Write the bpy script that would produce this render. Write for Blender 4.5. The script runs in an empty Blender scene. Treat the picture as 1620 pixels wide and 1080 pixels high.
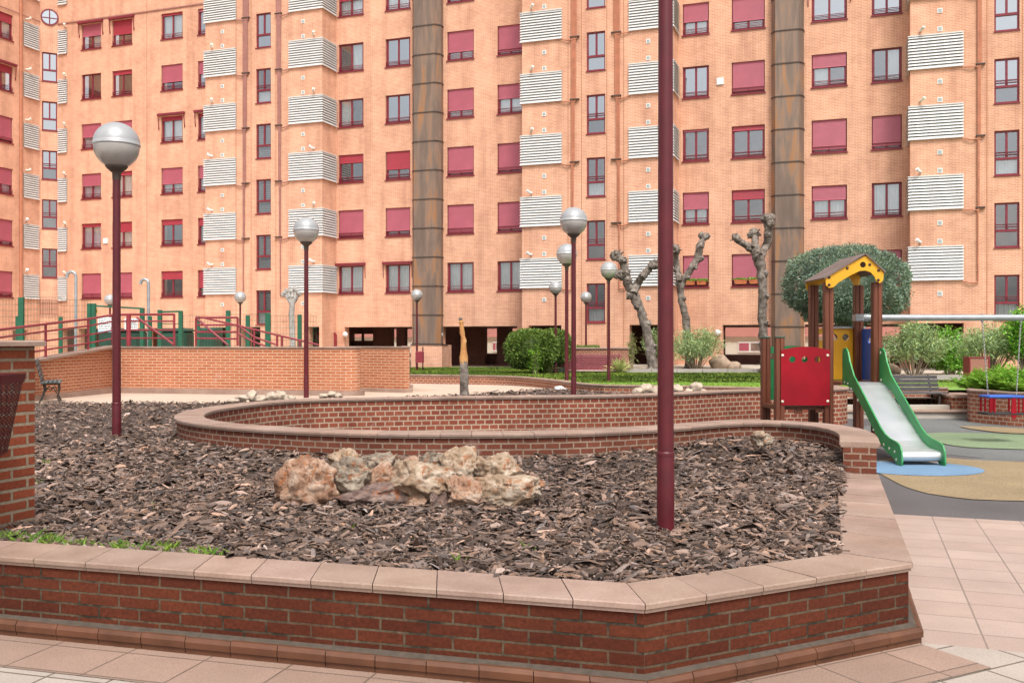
import bpy, bmesh, math, random
import numpy as np
from mathutils import Vector, noise as mnoise
from mathutils.geometry import tessellate_polygon
random.seed(7); rng = np.random.default_rng(7)
SC = bpy.context.scene; COL = SC.collection
F, CX, CY, E = 1530.0, 810.0, 540.0, 1.6          # focal length and centre in photo pixels, eye height in metres
R = math.radians
def G(x, y, z=0.0):
    Y = (E - z) * F / (y - CY); return ((x - CX) / F * Y, Y)
def A(x, y, Y): return Vector(((x - CX) / F * Y, Y, E + (CY - y) / F * Y))

# ------------------------------------------------------------------ materials
class NT:
    def __init__(s, name):
        s.m = bpy.data.materials.new(name); s.m.use_nodes = True; s.t = s.m.node_tree
        s.b = s.t.nodes['Principled BSDF']; s.out = s.t.nodes['Material Output']
    def n(s, kind, **kw):
        nd = s.t.nodes.new('ShaderNode' + kind)
        for k, v in kw.items():
            if k.startswith('i_'):
                nd.inputs[k[2:].replace('_', ' ')].default_value = v
            else: setattr(nd, k, v)
        return nd
    def l(s, a, b): s.t.links.new(a, b)
    def coord(s, kind='Object'): return s.n('TexCoord').outputs[kind]
    def noise(s, scale, detail=4, vec=None, rough=.55, dist=0.0):
        nd = s.n('TexNoise'); nd.inputs['Scale'].default_value = scale; nd.inputs['Detail'].default_value = detail
        nd.inputs['Roughness'].default_value = rough; nd.inputs['Distortion'].default_value = dist
        s.l(vec if vec is not None else s.coord(), nd.inputs['Vector']); return nd.outputs['Fac']
    def ramp(s, fac, stops):
        nd = s.n('ValToRGB'); r = nd.color_ramp
        while len(r.elements) < len(stops): r.elements.new(.5)
        for e, (p, c) in zip(r.elements, stops):
            e.position = p; e.color = (*c, 1) if len(c) == 3 else c
        s.l(fac, nd.inputs['Fac']); return nd.outputs['Color']
    def mix(s, fac, a, b, mode='MIX'):
        nd = s.n('MixRGB', blend_type=mode)
        for k, v in (('Fac', fac), ('Color1', a), ('Color2', b)):
            if hasattr(v, 'links') or hasattr(v, 'is_linked'): s.l(v, nd.inputs[k])
            elif k == 'Fac': nd.inputs[k].default_value = v
            else: nd.inputs[k].default_value = (*v, 1)
        return nd.outputs['Color']
    def bump(s, h, strength=.3, dist=.02):
        nd = s.n('Bump'); nd.inputs['Strength'].default_value = strength; nd.inputs['Distance'].default_value = dist
        s.l(h, nd.inputs['Height']); s.l(nd.outputs['Normal'], s.b.inputs['Normal'])
    def set(s, base=None, rough=None, metal=None, spec=None):
        if base is not None:
            if hasattr(base, 'is_linked'): s.l(base, s.b.inputs['Base Color'])
            else: s.b.inputs['Base Color'].default_value = (*base, 1)
        if rough is not None:
            if hasattr(rough, 'is_linked'): s.l(rough, s.b.inputs['Roughness'])
            else: s.b.inputs['Roughness'].default_value = rough
        if metal is not None: s.b.inputs['Metallic'].default_value = metal
        if spec is not None: s.b.inputs['Specular IOR Level'].default_value = spec
        return s.m
def sc(c, k): return tuple(min(1, x * k) for x in c)
def plain(name, c, rough=.5, var=.18, scale=6, metal=0, bump=0, bscale=60, spec=.5):
    t = NT(name); f = t.noise(scale, 5)
    col = t.ramp(f, [(.3, sc(c, 1 - var)), (.7, sc(c, 1 + var))])
    if bump: t.bump(t.noise(bscale, 5), bump, .01)
    return t.set(col, rough, metal, spec)
def tinted(name, c, rough=.6, spec=.3, trans=0.0):     # colour times the per-piece 'tint' attribute
    t = NT(name); a = t.n('Attribute', attribute_name='tint')
    col = t.mix(1.0, c, a.outputs['Color'], 'MULTIPLY')
    t.set(col, rough, 0, spec)
    if trans:
        tr = t.n('BsdfTranslucent'); t.l(col, tr.inputs['Color'])
        mx = t.n('MixShader'); mx.inputs[0].default_value = trans
        t.l(t.b.outputs[0], mx.inputs[1]); t.l(tr.outputs[0], mx.inputs[2]); t.l(mx.outputs[0], t.out.inputs['Surface'])
    return t.m
def brick(name, c1, c2, mortar, bw=.25, rh=.0625, ms=.011, bump=.6, big=.25, bigscale=.35, fine=.25, eff=0.0, dirt=0.0, moss=0.0, streak=0.0):
    t = NT(name); uv = t.coord('UV')
    wob = t.n('VectorMath', operation='ADD'); nz = t.n('TexNoise'); nz.inputs['Scale'].default_value = 9
    t.l(uv, nz.inputs['Vector']); sb = t.n('VectorMath', operation='MULTIPLY_ADD')
    t.l(nz.outputs['Color'], sb.inputs[0]); sb.inputs[1].default_value = (.008, .006, 0); sb.inputs[2].default_value = (-.004, -.003, 0)
    t.l(uv, wob.inputs[0]); t.l(sb.outputs[0], wob.inputs[1])
    b = t.n('TexBrick'); t.l(wob.outputs[0], b.inputs['Vector'])
    for k, v in (('Scale', 1), ('Mortar Size', ms), ('Mortar Smooth', .15), ('Bias', 0), ('Brick Width', bw), ('Row Height', rh)):
        b.inputs[k].default_value = v
    b.inputs['Color1'].default_value = (*c1, 1); b.inputs['Color2'].default_value = (*c2, 1); b.inputs['Mortar'].default_value = (*mortar, 1)
    col = b.outputs['Color']
    f = t.ramp(t.noise(bigscale, 4, uv), [(.3, (1 - big,) * 3), (.72, (1 + big * .6,) * 3)])
    col = t.mix(1.0, col, f, 'MULTIPLY')
    g = t.ramp(t.noise(45, 4, uv), [(.25, (1 - fine,) * 3), (.75, (1 + fine * .5,) * 3)])
    col = t.mix(1.0, col, g, 'MULTIPLY')
    if streak:                                          # rain streaks and patched areas
        mp = t.n('Mapping'); t.l(uv, mp.inputs['Vector']); mp.inputs['Scale'].default_value = (1.6, .10, 1)
        col = t.mix(1.0, col, t.ramp(t.noise(1, 6, mp.outputs[0], .62), [(.32, (1 - streak, 1 - streak * 1.25, 1 - streak * 1.3)), (.52, (1,) * 3), (.74, (1 + streak * .5,) * 3)]), 'MULTIPLY')
        col = t.mix(1.0, col, t.ramp(t.noise(.9, 7, uv, .7), [(.36, (1 - streak * .8, 1 - streak, 1 - streak)), (.55, (1,) * 3), (.72, (1 + streak * .4,) * 3)]), 'MULTIPLY')
    if dirt:
        d = t.ramp(t.noise(3.2, 6, uv, .7), [(.46, (0, 0, 0)), (.66, (1, 1, 1))])
        col = t.mix(t.mix(1.0, d, (dirt,) * 3, 'MULTIPLY'), col, sc(c1, .45))
    if moss:                                            # blackened patches of the joints
        mk = t.ramp(t.noise(4.5, 5, uv, .65), [(.48, (0, 0, 0)), (.6, (1, 1, 1))])
        col = t.mix(t.mix(1.0, mk, t.mix(1.0, b.outputs['Fac'], (moss,) * 3, 'MULTIPLY'), 'MULTIPLY'), col, (.03, .026, .018))
    if eff:                                             # lime bloom
        e = t.ramp(t.noise(2.1, 5, uv, .7, .6), [(.64, (0, 0, 0)), (.74, (1, 1, 1))])
        col = t.mix(t.mix(1.0, e, (eff,) * 3, 'MULTIPLY'), col, (.55, .42, .38))
    if bump:
        inv = t.n('Math', operation='SUBTRACT'); inv.inputs[0].default_value = 1; t.l(b.outputs['Fac'], inv.inputs[1])
        ad = t.n('Math', operation='MULTIPLY_ADD'); t.l(t.noise(60, 4, uv), ad.inputs[0]); ad.inputs[1].default_value = .35; t.l(inv.outputs[0], ad.inputs[2])
        t.bump(ad.outputs[0], bump, .008)
    return t.set(col, .85, 0, .2)
def tiles(name, c1, c2, joint, size, rot, ms=.006, speck=0.0, off=(0, 0), offset=0.0, w=None, stain=.12):
    t = NT(name); mp = t.n('Mapping'); t.l(t.coord('UV'), mp.inputs['Vector'])
    mp.vector_type = 'POINT'; mp.inputs['Rotation'].default_value = (0, 0, rot); mp.inputs['Location'].default_value = (*off, 0)
    b = t.n('TexBrick'); b.offset = offset; t.l(mp.outputs[0], b.inputs['Vector'])
    for k, v in (('Scale', 1), ('Mortar Size', ms), ('Mortar Smooth', .2), ('Bias', 0), ('Brick Width', w or size), ('Row Height', size)):
        b.inputs[k].default_value = v
    b.inputs['Color1'].default_value = (*c1, 1); b.inputs['Color2'].default_value = (*c2, 1); b.inputs['Mortar'].default_value = (*joint, 1)
    uv = t.coord('UV'); col = b.outputs['Color']
    col = t.mix(1.0, col, t.ramp(t.noise(1.3, 6, uv, .65), [(.3, (1 - stain,) * 3), (.7, (1 + stain,) * 3)]), 'MULTIPLY')
    col = t.mix(1.0, col, t.ramp(t.noise(70, 3, uv), [(.3, (.9,) * 3), (.7, (1.07,) * 3)]), 'MULTIPLY')
    if speck:
        s_ = t.ramp(t.noise(150, 2, uv), [(.58, (0, 0, 0)), (.66, (1, 1, 1))])
        col = t.mix(t.mix(1.0, s_, (speck,) * 3, 'MULTIPLY'), col, (.12, .05, .03))
    inv = t.n('Math', operation='SUBTRACT'); inv.inputs[0].default_value = 1; t.l(b.outputs['Fac'], inv.inputs[1])
    t.bump(inv.outputs[0], .5, .004)
    return t.set(col, t.ramp(t.noise(2.0, 3, uv), [(.3, (.5,) * 3), (.7, (.75,) * 3)]), 0, .4)

M = {}
TH = math.atan(F / 4283.0); COS, SIN = math.cos(TH), math.sin(TH)
M['facade'] = brick('facade_brick', (.74, .385, .242), (.65, .315, .19), (.81, .55, .41), rh=.070, ms=.011, bump=.25, big=.10, bigscale=.12, fine=.12, streak=.17)
M['ramp'] = brick('orange_brick', (.52, .19, .09), (.43, .14, .062), (.62, .42, .30), rh=.070, ms=.010, bump=.5, big=.14, fine=.2, eff=.25)
M['front'] = brick('dark_red_brick', (.135, .034, .0155), (.090, .021, .0105), (.135, .10, .064), bw=.25, rh=.0628, ms=.0065, bump=1.0, big=.26, bigscale=1.6, fine=.38, eff=.0, dirt=.6, moss=1.0)
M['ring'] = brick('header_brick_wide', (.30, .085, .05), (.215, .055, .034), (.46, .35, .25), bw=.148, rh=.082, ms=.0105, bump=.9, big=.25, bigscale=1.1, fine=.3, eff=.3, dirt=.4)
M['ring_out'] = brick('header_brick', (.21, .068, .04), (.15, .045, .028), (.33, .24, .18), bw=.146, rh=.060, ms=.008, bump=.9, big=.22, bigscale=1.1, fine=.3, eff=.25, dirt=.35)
M['pillar'] = brick('pillar_brick', (.33, .085, .04), (.24, .055, .028), (.34, .27, .19), bw=.25, rh=.0705, ms=.011, bump=1.0, big=.2, bigscale=1, fine=.3, dirt=.3)
M['lowbrick'] = brick('pale_red_brick', (.36, .125, .07), (.28, .09, .05), (.48, .36, .27), bw=.155, rh=.080, ms=.010, bump=.6, big=.2, bigscale=.8, fine=.25, eff=.3)
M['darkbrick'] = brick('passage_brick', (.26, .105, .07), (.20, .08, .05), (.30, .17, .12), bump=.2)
t = NT('coping_tile'); uv = t.coord('Object')
rnd = t.n('Attribute', attribute_name='tint')
c = t.mix(1.0, t.ramp(t.noise(2.2, 7, uv, .65), [(.28, (.25, .165, .126)), (.5, (.33, .226, .178)), (.75, (.40, .29, .235))]), rnd.outputs['Color'], 'MULTIPLY')
c = t.mix(1.0, c, t.ramp(t.noise(60, 4, uv), [(.3, (.86,) * 3), (.7, (1.08,) * 3)]), 'MULTIPLY')
t.bump(t.noise(120, 3, uv), .12, .003); M['coping'] = t.set(c, .62, 0, .35)
t = NT('trim_tile'); rnd = t.n('Attribute', attribute_name='tint')
c = t.mix(1.0, t.ramp(t.noise(6, 6), [(.3, (.085, .032, .0155)), (.7, (.145, .058, .028))]), rnd.outputs['Color'], 'MULTIPLY')
t.bump(t.noise(70, 4), .2, .004); M['trim'] = t.set(c, .55, 0, .4)
M['mortar'] = plain('mortar', (.075, .057, .043), .9, .25, 20, bump=.4)
M['shutter'] = plain('shutter_slats', (.43, .105, .145), .5, .08, 1.5)
M['shutter_red'] = plain('shutter_slats_fresh', (.38, .04, .06), .45, .08, 1.5)
M['maroon'] = plain('maroon_aluminium', (.20, .022, .035), .4, .12, 3)
M['pole'] = plain('maroon_pole_paint', (.090, .0075, .013), .38, .2, 9, bump=.08, bscale=140)
M['maroon_rail'] = plain('maroon_rail_paint', (.24, .028, .04), .4, .2, 5)
M['louvre'] = plain('white_louvre', (.63, .63, .615), .45, .06, 2)
M['louvre_dark'] = plain('louvre_backing', (.33, .325, .31), .8, .1)
M['white'] = plain('white_paint', (.78, .78, .76), .5, .06)
M['vent'] = plain('vent_grey', (.33, .38, .37), .6, .2)
M['pipe'] = plain('terracotta_pipe', (.46, .18, .10), .5, .15, 3)
M['joint'] = plain('joint_filler', (.42, .18, .095), .8, .1)
M['pipe_dark'] = plain('plum_pipe', (.34, .155, .125), .5, .15, 3)
M['curtain'] = plain('white_curtain', (.84, .86, .86), .8, .06, 3)
M['blind'] = plain('blind_slats', (.45, .43, .40), .6, .1)
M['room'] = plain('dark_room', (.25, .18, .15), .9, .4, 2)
M['galv'] = plain('galvanised_steel', (.36, .385, .40), .45, .15, 6, metal=.5)
M['green'] = plain('green_paint', (.012, .10, .055), .4, .2, 5)
M['darkgreen'] = plain('dark_green_plastic', (.012, .05, .032), .5, .3, 3)
M['concrete'] = plain('concrete', (.42, .38, .33), .85, .15, 1.5, bump=.2)
M['path'] = plain('beige_path', (.52, .40, .31), .85, .1, .8, bump=.15, bscale=40)
M['slatpink'] = plain('faded_maroon_slat', (.33, .085, .10), .5, .2, 4)
M['soil'] = plain('mulch_soil', (.075, .05, .038), .95, .4, 12, bump=.8, bscale=30)
M['gravel'] = plain('pale_gravel', (.46, .40, .33), .95, .3, 14, bump=.8, bscale=30)
M['lawn'] = plain('lawn_turf', (.16, .30, .045), .9, .3, 3, bump=.5, bscale=40)
M['chip'] = tinted('bark_chip', (.222, .153, .122), .85, .2)
M['grass'] = tinted('grass_blade', (.22, .36, .06), .6, .3, .35)
M['leaf_box'] = tinted('leaf_box', (.155, .235, .045), .5, .4, .2)
M['leaf_olive'] = tinted('leaf_olive', (.215, .285, .205), .6, .3, .15)
M['leaf_olean'] = tinted('leaf_oleander', (.35, .46, .20), .55, .4, .25)
M['leaf_bright'] = tinted('leaf_bright', (.19, .42, .045), .4, .5, .25)
M['leaf_fern'] = tinted('leaf_fern', (.22, .42, .045), .5, .3, .35)
M['leaf_yucca'] = tinted('leaf_yucca', (.40, .44, .15), .5, .3, .2)
M['stem'] = plain('stem_bark', (.30, .23, .16), .9, .3, 20)
t = NT('plane_bark'); f = t.noise(5, 6, None, .7)
c = t.ramp(f, [(.30, (.05, .037, .028)), (.44, (.15, .12, .10)), (.58, (.28, .24, .205)), (.8, (.42, .38, .33))])
t.bump(t.noise(14, 6, None, .7), .9, .04); M['bark'] = t.set(c, .9, 0, .2)
M['whitebark'] = plain('limewashed_bark', (.34, .325, .30), .9, .3, 9, bump=.6, bscale=20)
t = NT('carved_wood'); c = t.ramp(t.noise(7, 5), [(.3, (.36, .14, .04)), (.55, (.55, .27, .09)), (.75, (.66, .40, .18))]); M['carved'] = t.set(c, .6)
t = NT('play_timber'); mp = t.n('Mapping'); t.l(t.coord(), mp.inputs['Vector']); mp.inputs['Scale'].default_value = (40, 40, 1.6)
c = t.ramp(t.noise(1, 6, mp.outputs[0], .6), [(.3, (.075, .022, .012)), (.55, (.15, .045, .022)), (.8, (.22, .075, .038))])
t.bump(t.noise(1, 4, mp.outputs[0]), .25, .005); M['timber'] = t.set(c, .5, 0, .4)
M['p_red'] = plain('red_board', (.26, .003, .011), .5, .22, 2.5, bump=.12, bscale=150, spec=.25)
M['p_yellow'] = plain('yellow_board', (.72, .36, .012), .42, .08, 3, bump=.08, bscale=150)
M['p_green'] = plain('green_board', (.035, .27, .08), .45, .22, 2.5, bump=.08, bscale=150)
M['p_dgreen'] = plain('deep_green_board', (.012, .17, .055), .45, .1, 3)
M['p_blue'] = plain('blue_board', (.015, .095, .42), .42, .1, 3)
M['bolt'] = plain('bolt_cap', (.66, .58, .47), .4, .1)
M['darkbolt'] = plain('dark_bolt', (.05, .025, .015), .5, .1)
M['roofboard'] = plain('roof_board', (.17, .125, .11), .7, .2, 5, bump=.2)
t = NT('slide_steel'); t.bump(t.noise(3, 4), .05, .01); M['steel'] = t.set(t.ramp(t.noise(2, 5), [(.3, (.56, .58, .59)), (.7, (.68, .69, .70))]), t.ramp(t.noise(4, 4), [(.3, (.26,) * 3), (.7, (.42,) * 3)]), .6)
M['chain'] = plain('chain_steel', (.55, .55, .55), .3, .1, metal=.9)
M['rubber_black'] = plain('black_rubber', (.02, .02, .02), .7, .2)
M['slat'] = plain('bench_slat', (.085, .078, .08), .5, .25, 6)
M['slat_green'] = plain('bench_slat_weathered', (.10, .105, .10), .55, .25, 6)
M['iron'] = plain('cast_iron', (.05, .045, .04), .6, .2)
M['pink'] = plain('pink_render', (.60, .27, .23), .8, .06, .6)
M['cream'] = plain('cream_render', (.74, .70, .60), .85, .06, .6)
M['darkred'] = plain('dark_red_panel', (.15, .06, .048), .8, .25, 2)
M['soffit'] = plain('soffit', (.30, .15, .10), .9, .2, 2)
M['yellow'] = plain('yellow_sticker', (.8, .55, .03), .5)
M['signwhite'] = plain('sign_white', (.74, .77, .78), .5, .04)
M['ink'] = plain('sign_ink', (.10, .12, .15), .6)
M['signblue'] = plain('sign_blue', (.30, .55, .66), .5)
M['terracotta'] = plain('terracotta_pot', (.55, .17, .07), .7, .15)
def rubber(name, c):
    t = NT(name); col = t.ramp(t.noise(260, 2), [(.35, sc(c, .62)), (.5, c), (.66, sc(c, 1.45))])
    col = t.mix(1.0, col, t.ramp(t.noise(.9, 6), [(.3, (.82,) * 3), (.7, (1.12,) * 3)]), 'MULTIPLY')
    col = t.mix(1.0, col, t.ramp(t.noise(75, 3), [(.36, (.72,) * 3), (.5, (1,) * 3), (.66, (1.28,) * 3)]), 'MULTIPLY')
    t.bump(t.noise(260, 2), .35, .004); return t.set(col, .85, 0, .25)
M['r_grey'] = rubber('rubber_grey', (.115, .105, .105)); M['r_far'] = rubber('rubber_far_grey', (.15, .155, .15))
M['r_tan'] = rubber('rubber_tan', (.275, .205, .12)); M['r_blue'] = rubber('rubber_blue', (.15, .25, .37))
M['r_green'] = rubber('rubber_green', (.20, .265, .155))
def glass(name, refl, tint):
    t = NT(name); t.t.nodes.remove(t.b)
    tr = t.n('BsdfTransparent'); tr.inputs['Color'].default_value = (*tint, 1)
    gl = t.n('BsdfGlossy'); gl.inputs['Roughness'].default_value = .02; gl.inputs['Color'].default_value = (.92, .96, 1, 1)
    nz = t.noise(.7, 2); bp = t.n('Bump'); bp.inputs['Strength'].default_value = .04; bp.inputs['Distance'].default_value = .2
    t.l(nz, bp.inputs['Height']); t.l(bp.outputs[0], gl.inputs['Normal'])
    lw = t.n('LayerWeight'); lw.inputs['Blend'].default_value = .3
    ma = t.n('Math', operation='MULTIPLY_ADD'); t.l(lw.outputs['Fresnel'], ma.inputs[0]); ma.inputs[1].default_value = .6; ma.inputs[2].default_value = refl
    mx = t.n('MixShader'); t.l(ma.outputs[0], mx.inputs[0]); t.l(tr.outputs[0], mx.inputs[1]); t.l(gl.outputs[0], mx.inputs[2])
    t.l(mx.outputs[0], t.out.inputs['Surface']); return t.m
M['room_brown_refl'] = plain('brown_refl_room', (.30, .17, .115), .9, .4, 2); M['room_dim'] = plain('dim_room', (.085, .07, .065), .9, .4, 2)  # brown reflection of the building opposite is painted into the first backdrop's colour
M['glass'] = glass('window_glass', .30, (.96, .98, .98)); M['glass_coated'] = glass('coated_window_glass', .50, (.5, .55, .55))
t = NT('duct_metal'); mp = t.n('Mapping'); t.l(t.coord(), mp.inputs['Vector']); mp.inputs['Scale'].default_value = (2.0, 2.0, .3)
f = t.noise(1.1, 7, mp.outputs[0], .62, .5)
c = t.ramp(f, [(.28, (.155, .112, .088)), (.46, (.205, .15, .118)), (.54, (.26, .18, .135)), (.62, (.37, .185, .085)), (.74, (.27, .18, .13)), (.84, (.25, .215, .205))])
st = t.n('Mapping'); t.l(t.coord(), st.inputs['Vector']); st.inputs['Scale'].default_value = (5, 5, .25)
c = t.mix(1.0, c, t.ramp(t.noise(1, 4, st.outputs[0]), [(.3, (.92,) * 3), (.7, (1.07,) * 3)]), 'MULTIPLY')
M['duct'] = t.set(c, .5, .25, .4)
M['duct_flange'] = plain('duct_flange', (.07, .05, .04), .6, .2)
# perforated bin sheet: round holes cut through the metal
t = NT('perforated_sheet'); mp = t.n('Mapping'); t.l(t.coord('UV'), mp.inputs['Vector']); mp.inputs['Rotation'].default_value = (0, 0, R(45)); mp.inputs['Scale'].default_value = (62, 62, 62)
fr = t.n('VectorMath', operation='FRACTION'); t.l(mp.outputs[0], fr.inputs[0])
sb = t.n('VectorMath', operation='DISTANCE'); t.l(fr.outputs[0], sb.inputs[0]); sb.inputs[1].default_value = (.5, .5, 0)
sp = t.n('SeparateXYZ'); t.l(fr.outputs[0], sp.inputs[0]); cb = t.n('CombineXYZ'); t.l(sp.outputs[0], cb.inputs[0]); t.l(sp.outputs[1], cb.inputs[1]); t.l(cb.outputs[0], sb.inputs[0])
lt = t.n('Math', operation='LESS_THAN'); t.l(sb.outputs['Value'], lt.inputs[0]); lt.inputs[1].default_value = .36
tr = t.n('BsdfTransparent'); mx = t.n('MixShader'); t.l(lt.outputs[0], mx.inputs[0]); t.set((.04, .005, .008), .45); t.l(t.b.outputs[0], mx.inputs[1]); t.l(tr.outputs[0], mx.inputs[2]); t.l(mx.outputs[0], t.out.inputs['Surface'])
M['perf'] = t.m
def rockmat(name, a, b, c, d):
    t = NT(name); f = t.noise(5.5, 8, None, .68, .4)
    col = t.ramp(f, [(.30, a), (.45, b), (.58, c), (.74, d)])
    rust = t.ramp(t.noise(9, 6, None, .7, .8), [(.54, (0, 0, 0)), (.61, (1, 1, 1))])
    col = t.mix(t.mix(1.0, rust, (.75,) * 3, 'MULTIPLY'), col, (.46, .15, .04))
    pits = t.ramp(t.noise(26, 4, None, .6), [(.30, (.35,) * 3), (.42, (1,) * 3)])
    col = t.mix(1.0, col, pits, 'MULTIPLY'); t.bump(t.noise(14, 9, None, .75), 1.0, .06); return t.set(col, .9, 0, .2)
M['rock_orange'] = rockmat('rock_orange', (.20, .10, .065), (.50, .29, .19), (.68, .49, .37), (.86, .76, .65))
M['rock_cream'] = rockmat('rock_cream', (.18, .11, .07), (.50, .35, .235), (.72, .58, .45), (.85, .765, .66))
M['rock_grey'] = rockmat('rock_grey', (.11, .08, .06), (.33, .26, .20), (.56, .47, .37), (.76, .68, .57))
M['rock_plum'] = rockmat('rock_plum', (.08, .05, .045), (.24, .16, .135), (.40, .29, .25), (.56, .46, .40))
M['rock_far'] = plain('rock_pale', (.44, .35, .27), .95, .3, 7, bump=.6, bscale=12)
M['boulder'] = plain('boulder_tan', (.42, .31, .23), .9, .2, 4, bump=.4, bscale=10)
t = NT('globe_hood'); M['hood'] = t.set(t.ramp(t.noise(3, 3), [(.3, (.35, .355, .36)), (.7, (.42, .425, .43))]), .3, .2, .5)
t = NT('globe_diffuser'); t.set(t.ramp(t.noise(2.5, 4), [(.3, (.33, .31, .295)), (.7, (.43, .41, .39))]), .14, .05, .6); t.b.inputs['Transmission Weight'].default_value = .0
M['diffuser'] = t.m
# ------------------------------------------------------------------ mesh helpers
class MB:
    def __init__(s): s.v = []; s.f = []; s.uv = {}; s.mi = []; s.tint = None; s.smooth = set()
    def add(s, vs, fs, uvs=None, mi=0, smooth=False):
        b = len(s.v); s.v += [tuple(p) for p in vs]
        for k, f in enumerate(fs):
            if uvs is not None and uvs[k] is not None: s.uv[len(s.f)] = uvs[k]
            if smooth: s.smooth.add(len(s.f))
            s.f.append(tuple(b + i for i in f)); s.mi.append(mi)
        if s.tint is not None: s.tint += [s.cur] * len(vs)
        return s
    def quad(s, a, b, c, d, uv=None, mi=0): return s.add([a, b, c, d], [(0, 1, 2, 3)], [uv] if uv else None, mi)
    def box(s, x0, x1, y0, y1, z0, z1, mi=0):
        vs = [(x0, y0, z0), (x1, y0, z0), (x1, y1, z0), (x0, y1, z0), (x0, y0, z1), (x1, y0, z1), (x1, y1, z1), (x0, y1, z1)]
        return s.add(vs, [(3, 2, 1, 0), (4, 5, 6, 7), (0, 1, 5, 4), (1, 2, 6, 5), (2, 3, 7, 6), (3, 0, 4, 7)], None, mi)
    def bbox(s, x0, x1, y0, y1, z0, z1, c=.006, mi=0):      # box with chamfered vertical and top edges
        p = [(x0 + c, y0), (x1 - c, y0), (x1, y0 + c), (x1, y1 - c), (x1 - c, y1), (x0 + c, y1), (x0, y1 - c), (x0, y0 + c)]
        q = [(min(max(x, x0 + c), x1 - c), min(max(y, y0 + c), y1 - c)) for x, y in p]
        vs = [(x, y, z0) for x, y in p] + [(x, y, z1 - c) for x, y in p] + [(x, y, z1) for x, y in q]
        fs = [tuple(range(7, -1, -1)), tuple(range(16, 24))]
        for k in range(8):
            j = (k + 1) % 8; fs += [(k, j, 8 + j, 8 + k), (8 + k, 8 + j, 16 + j, 16 + k)]
        return s.add(vs, fs, None, mi)
    def prism(s, poly, z0, z1, mi=0):                       # plan polygon (counter-clockwise)
        n = len(poly); vs = [(x, y, z0) for x, y in poly] + [(x, y, z1) for x, y in poly]
        fs = [tuple(range(n - 1, -1, -1)), tuple(range(n, 2 * n))] + [(k, (k + 1) % n, n + (k + 1) % n, n + k) for k in range(n)]
        return s.add(vs, fs, None, mi)
    def bar(s, a, b, w, h=None, mi=0):                      # rectangular bar between two points
        a, b = Vector(a), Vector(b); h = h or w; d = (b - a).normalized()
        up = Vector((0, 0, 1)) if abs(d.z) < .95 else Vector((0, 1, 0))
        x = d.cross(up).normalized() * w / 2; y = x.cross(d).normalized() * h / 2
        vs = [p + sx * x + sy * y for p in (a, b) for sx, sy in ((-1, -1), (1, -1), (1, 1), (-1, 1))]
        return s.add(vs, [(0, 1, 2, 3), (7, 6, 5, 4), (0, 4, 5, 1), (1, 5, 6, 2), (2, 6, 7, 3), (3, 7, 4, 0)], None, mi)
    def tube(s, pts, r, n=10, mi=0, cap=True, wob=0.0):
        pts = [Vector(p) for p in pts]; rs = r if hasattr(r, '__len__') else [r] * len(pts)
        rings = []; px = None
        for i, p in enumerate(pts):
            d = (pts[min(i + 1, len(pts) - 1)] - pts[max(i - 1, 0)]).normalized()
            if px is None:
                up = Vector((0, 0, 1)) if abs(d.z) < .9 else Vector((1, 0, 0)); px = (up - d * up.dot(d)).normalized()
            else: px = (px - d * px.dot(d)).normalized()
            py = d.cross(px)
            rings.append([p + (px * math.cos(2 * math.pi * k / n) + py * math.sin(2 * math.pi * k / n)) * rs[i] * (1 + wob * mnoise.noise((p * 6) + Vector((k * 1.7, 0, i)))) for k in range(n)])
        vs = [q for rg in rings for q in rg]; fs = []
        for i in range(len(pts) - 1):
            for k in range(n):
                j = (k + 1) % n; fs.append((i * n + k, i * n + j, (i + 1) * n + j, (i + 1) * n + k))
        s.add(vs, fs, None, mi, smooth=True)
        if cap:
            s.add(rings[0], [tuple(range(n - 1, -1, -1))], None, mi); s.add(rings[-1], [tuple(range(n))], None, mi)
        return s
    def lathe(s, prof, n=24, c=(0, 0, 0), mi=0, smooth=True):    # profile (r, z) from bottom to top
        vs = [(c[0] + r * math.cos(2 * math.pi * k / n), c[1] + r * math.sin(2 * math.pi * k / n), c[2] + z) for r, z in prof for k in range(n)]
        fs = [(i * n + k, i * n + (k + 1) % n, (i + 1) * n + (k + 1) % n, (i + 1) * n + k) for i in range(len(prof) - 1) for k in range(n)]
        return s.add(vs, fs, None, mi, smooth)
    def ball(s, c, r, sub=2, amp=.25, freq=2.5, squash=(1, 1, 1), mi=0, seed=0):
        bm = bmesh.new(); bmesh.ops.create_icosphere(bm, subdivisions=sub, radius=1)
        vs = []
        for v in bm.verts:
            k = 1 + amp * mnoise.noise(v.co * freq + Vector((seed * 3.1, seed, 0)))
            vs.append(Vector(c) + Vector((v.co.x * squash[0], v.co.y * squash[1], v.co.z * squash[2])) * r * k)
        fs = [tuple(v.index for v in f.verts) for f in bm.faces]; bm.free()
        return s.add(vs, fs, None, mi, True)
    def plate(s, poly, y0, y1, holes=(), mi=0, tr=None, arc=18):    # board in the x-z plane with round holes, thickness y0..y1
        loops = [[Vector((x, 0, z)) for x, z in poly]]
        for cx, cz, r in holes:
            loops.append([Vector((cx + r * math.cos(2 * math.pi * k / arc), 0, cz + r * math.sin(2 * math.pi * k / arc))) for k in range(arc)])
        flat = [v for lp in loops for v in lp]
        tri = tessellate_polygon([[Vector((v.x, v.z, 0)) for v in lp] for lp in loops])
        n = len(flat); T = tr or (lambda p: p)
        vs = [T(Vector((v.x, y0, v.z))) for v in flat] + [T(Vector((v.x, y1, v.z))) for v in flat]
        fs = []
        for a, b, c in tri:
            nz = (flat[b] - flat[a]).cross(flat[c] - flat[a]).y
            if nz > 0: a, b, c = a, c, b
            fs += [(a, b, c), (n + c, n + b, n + a)]
        o = 0
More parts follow.
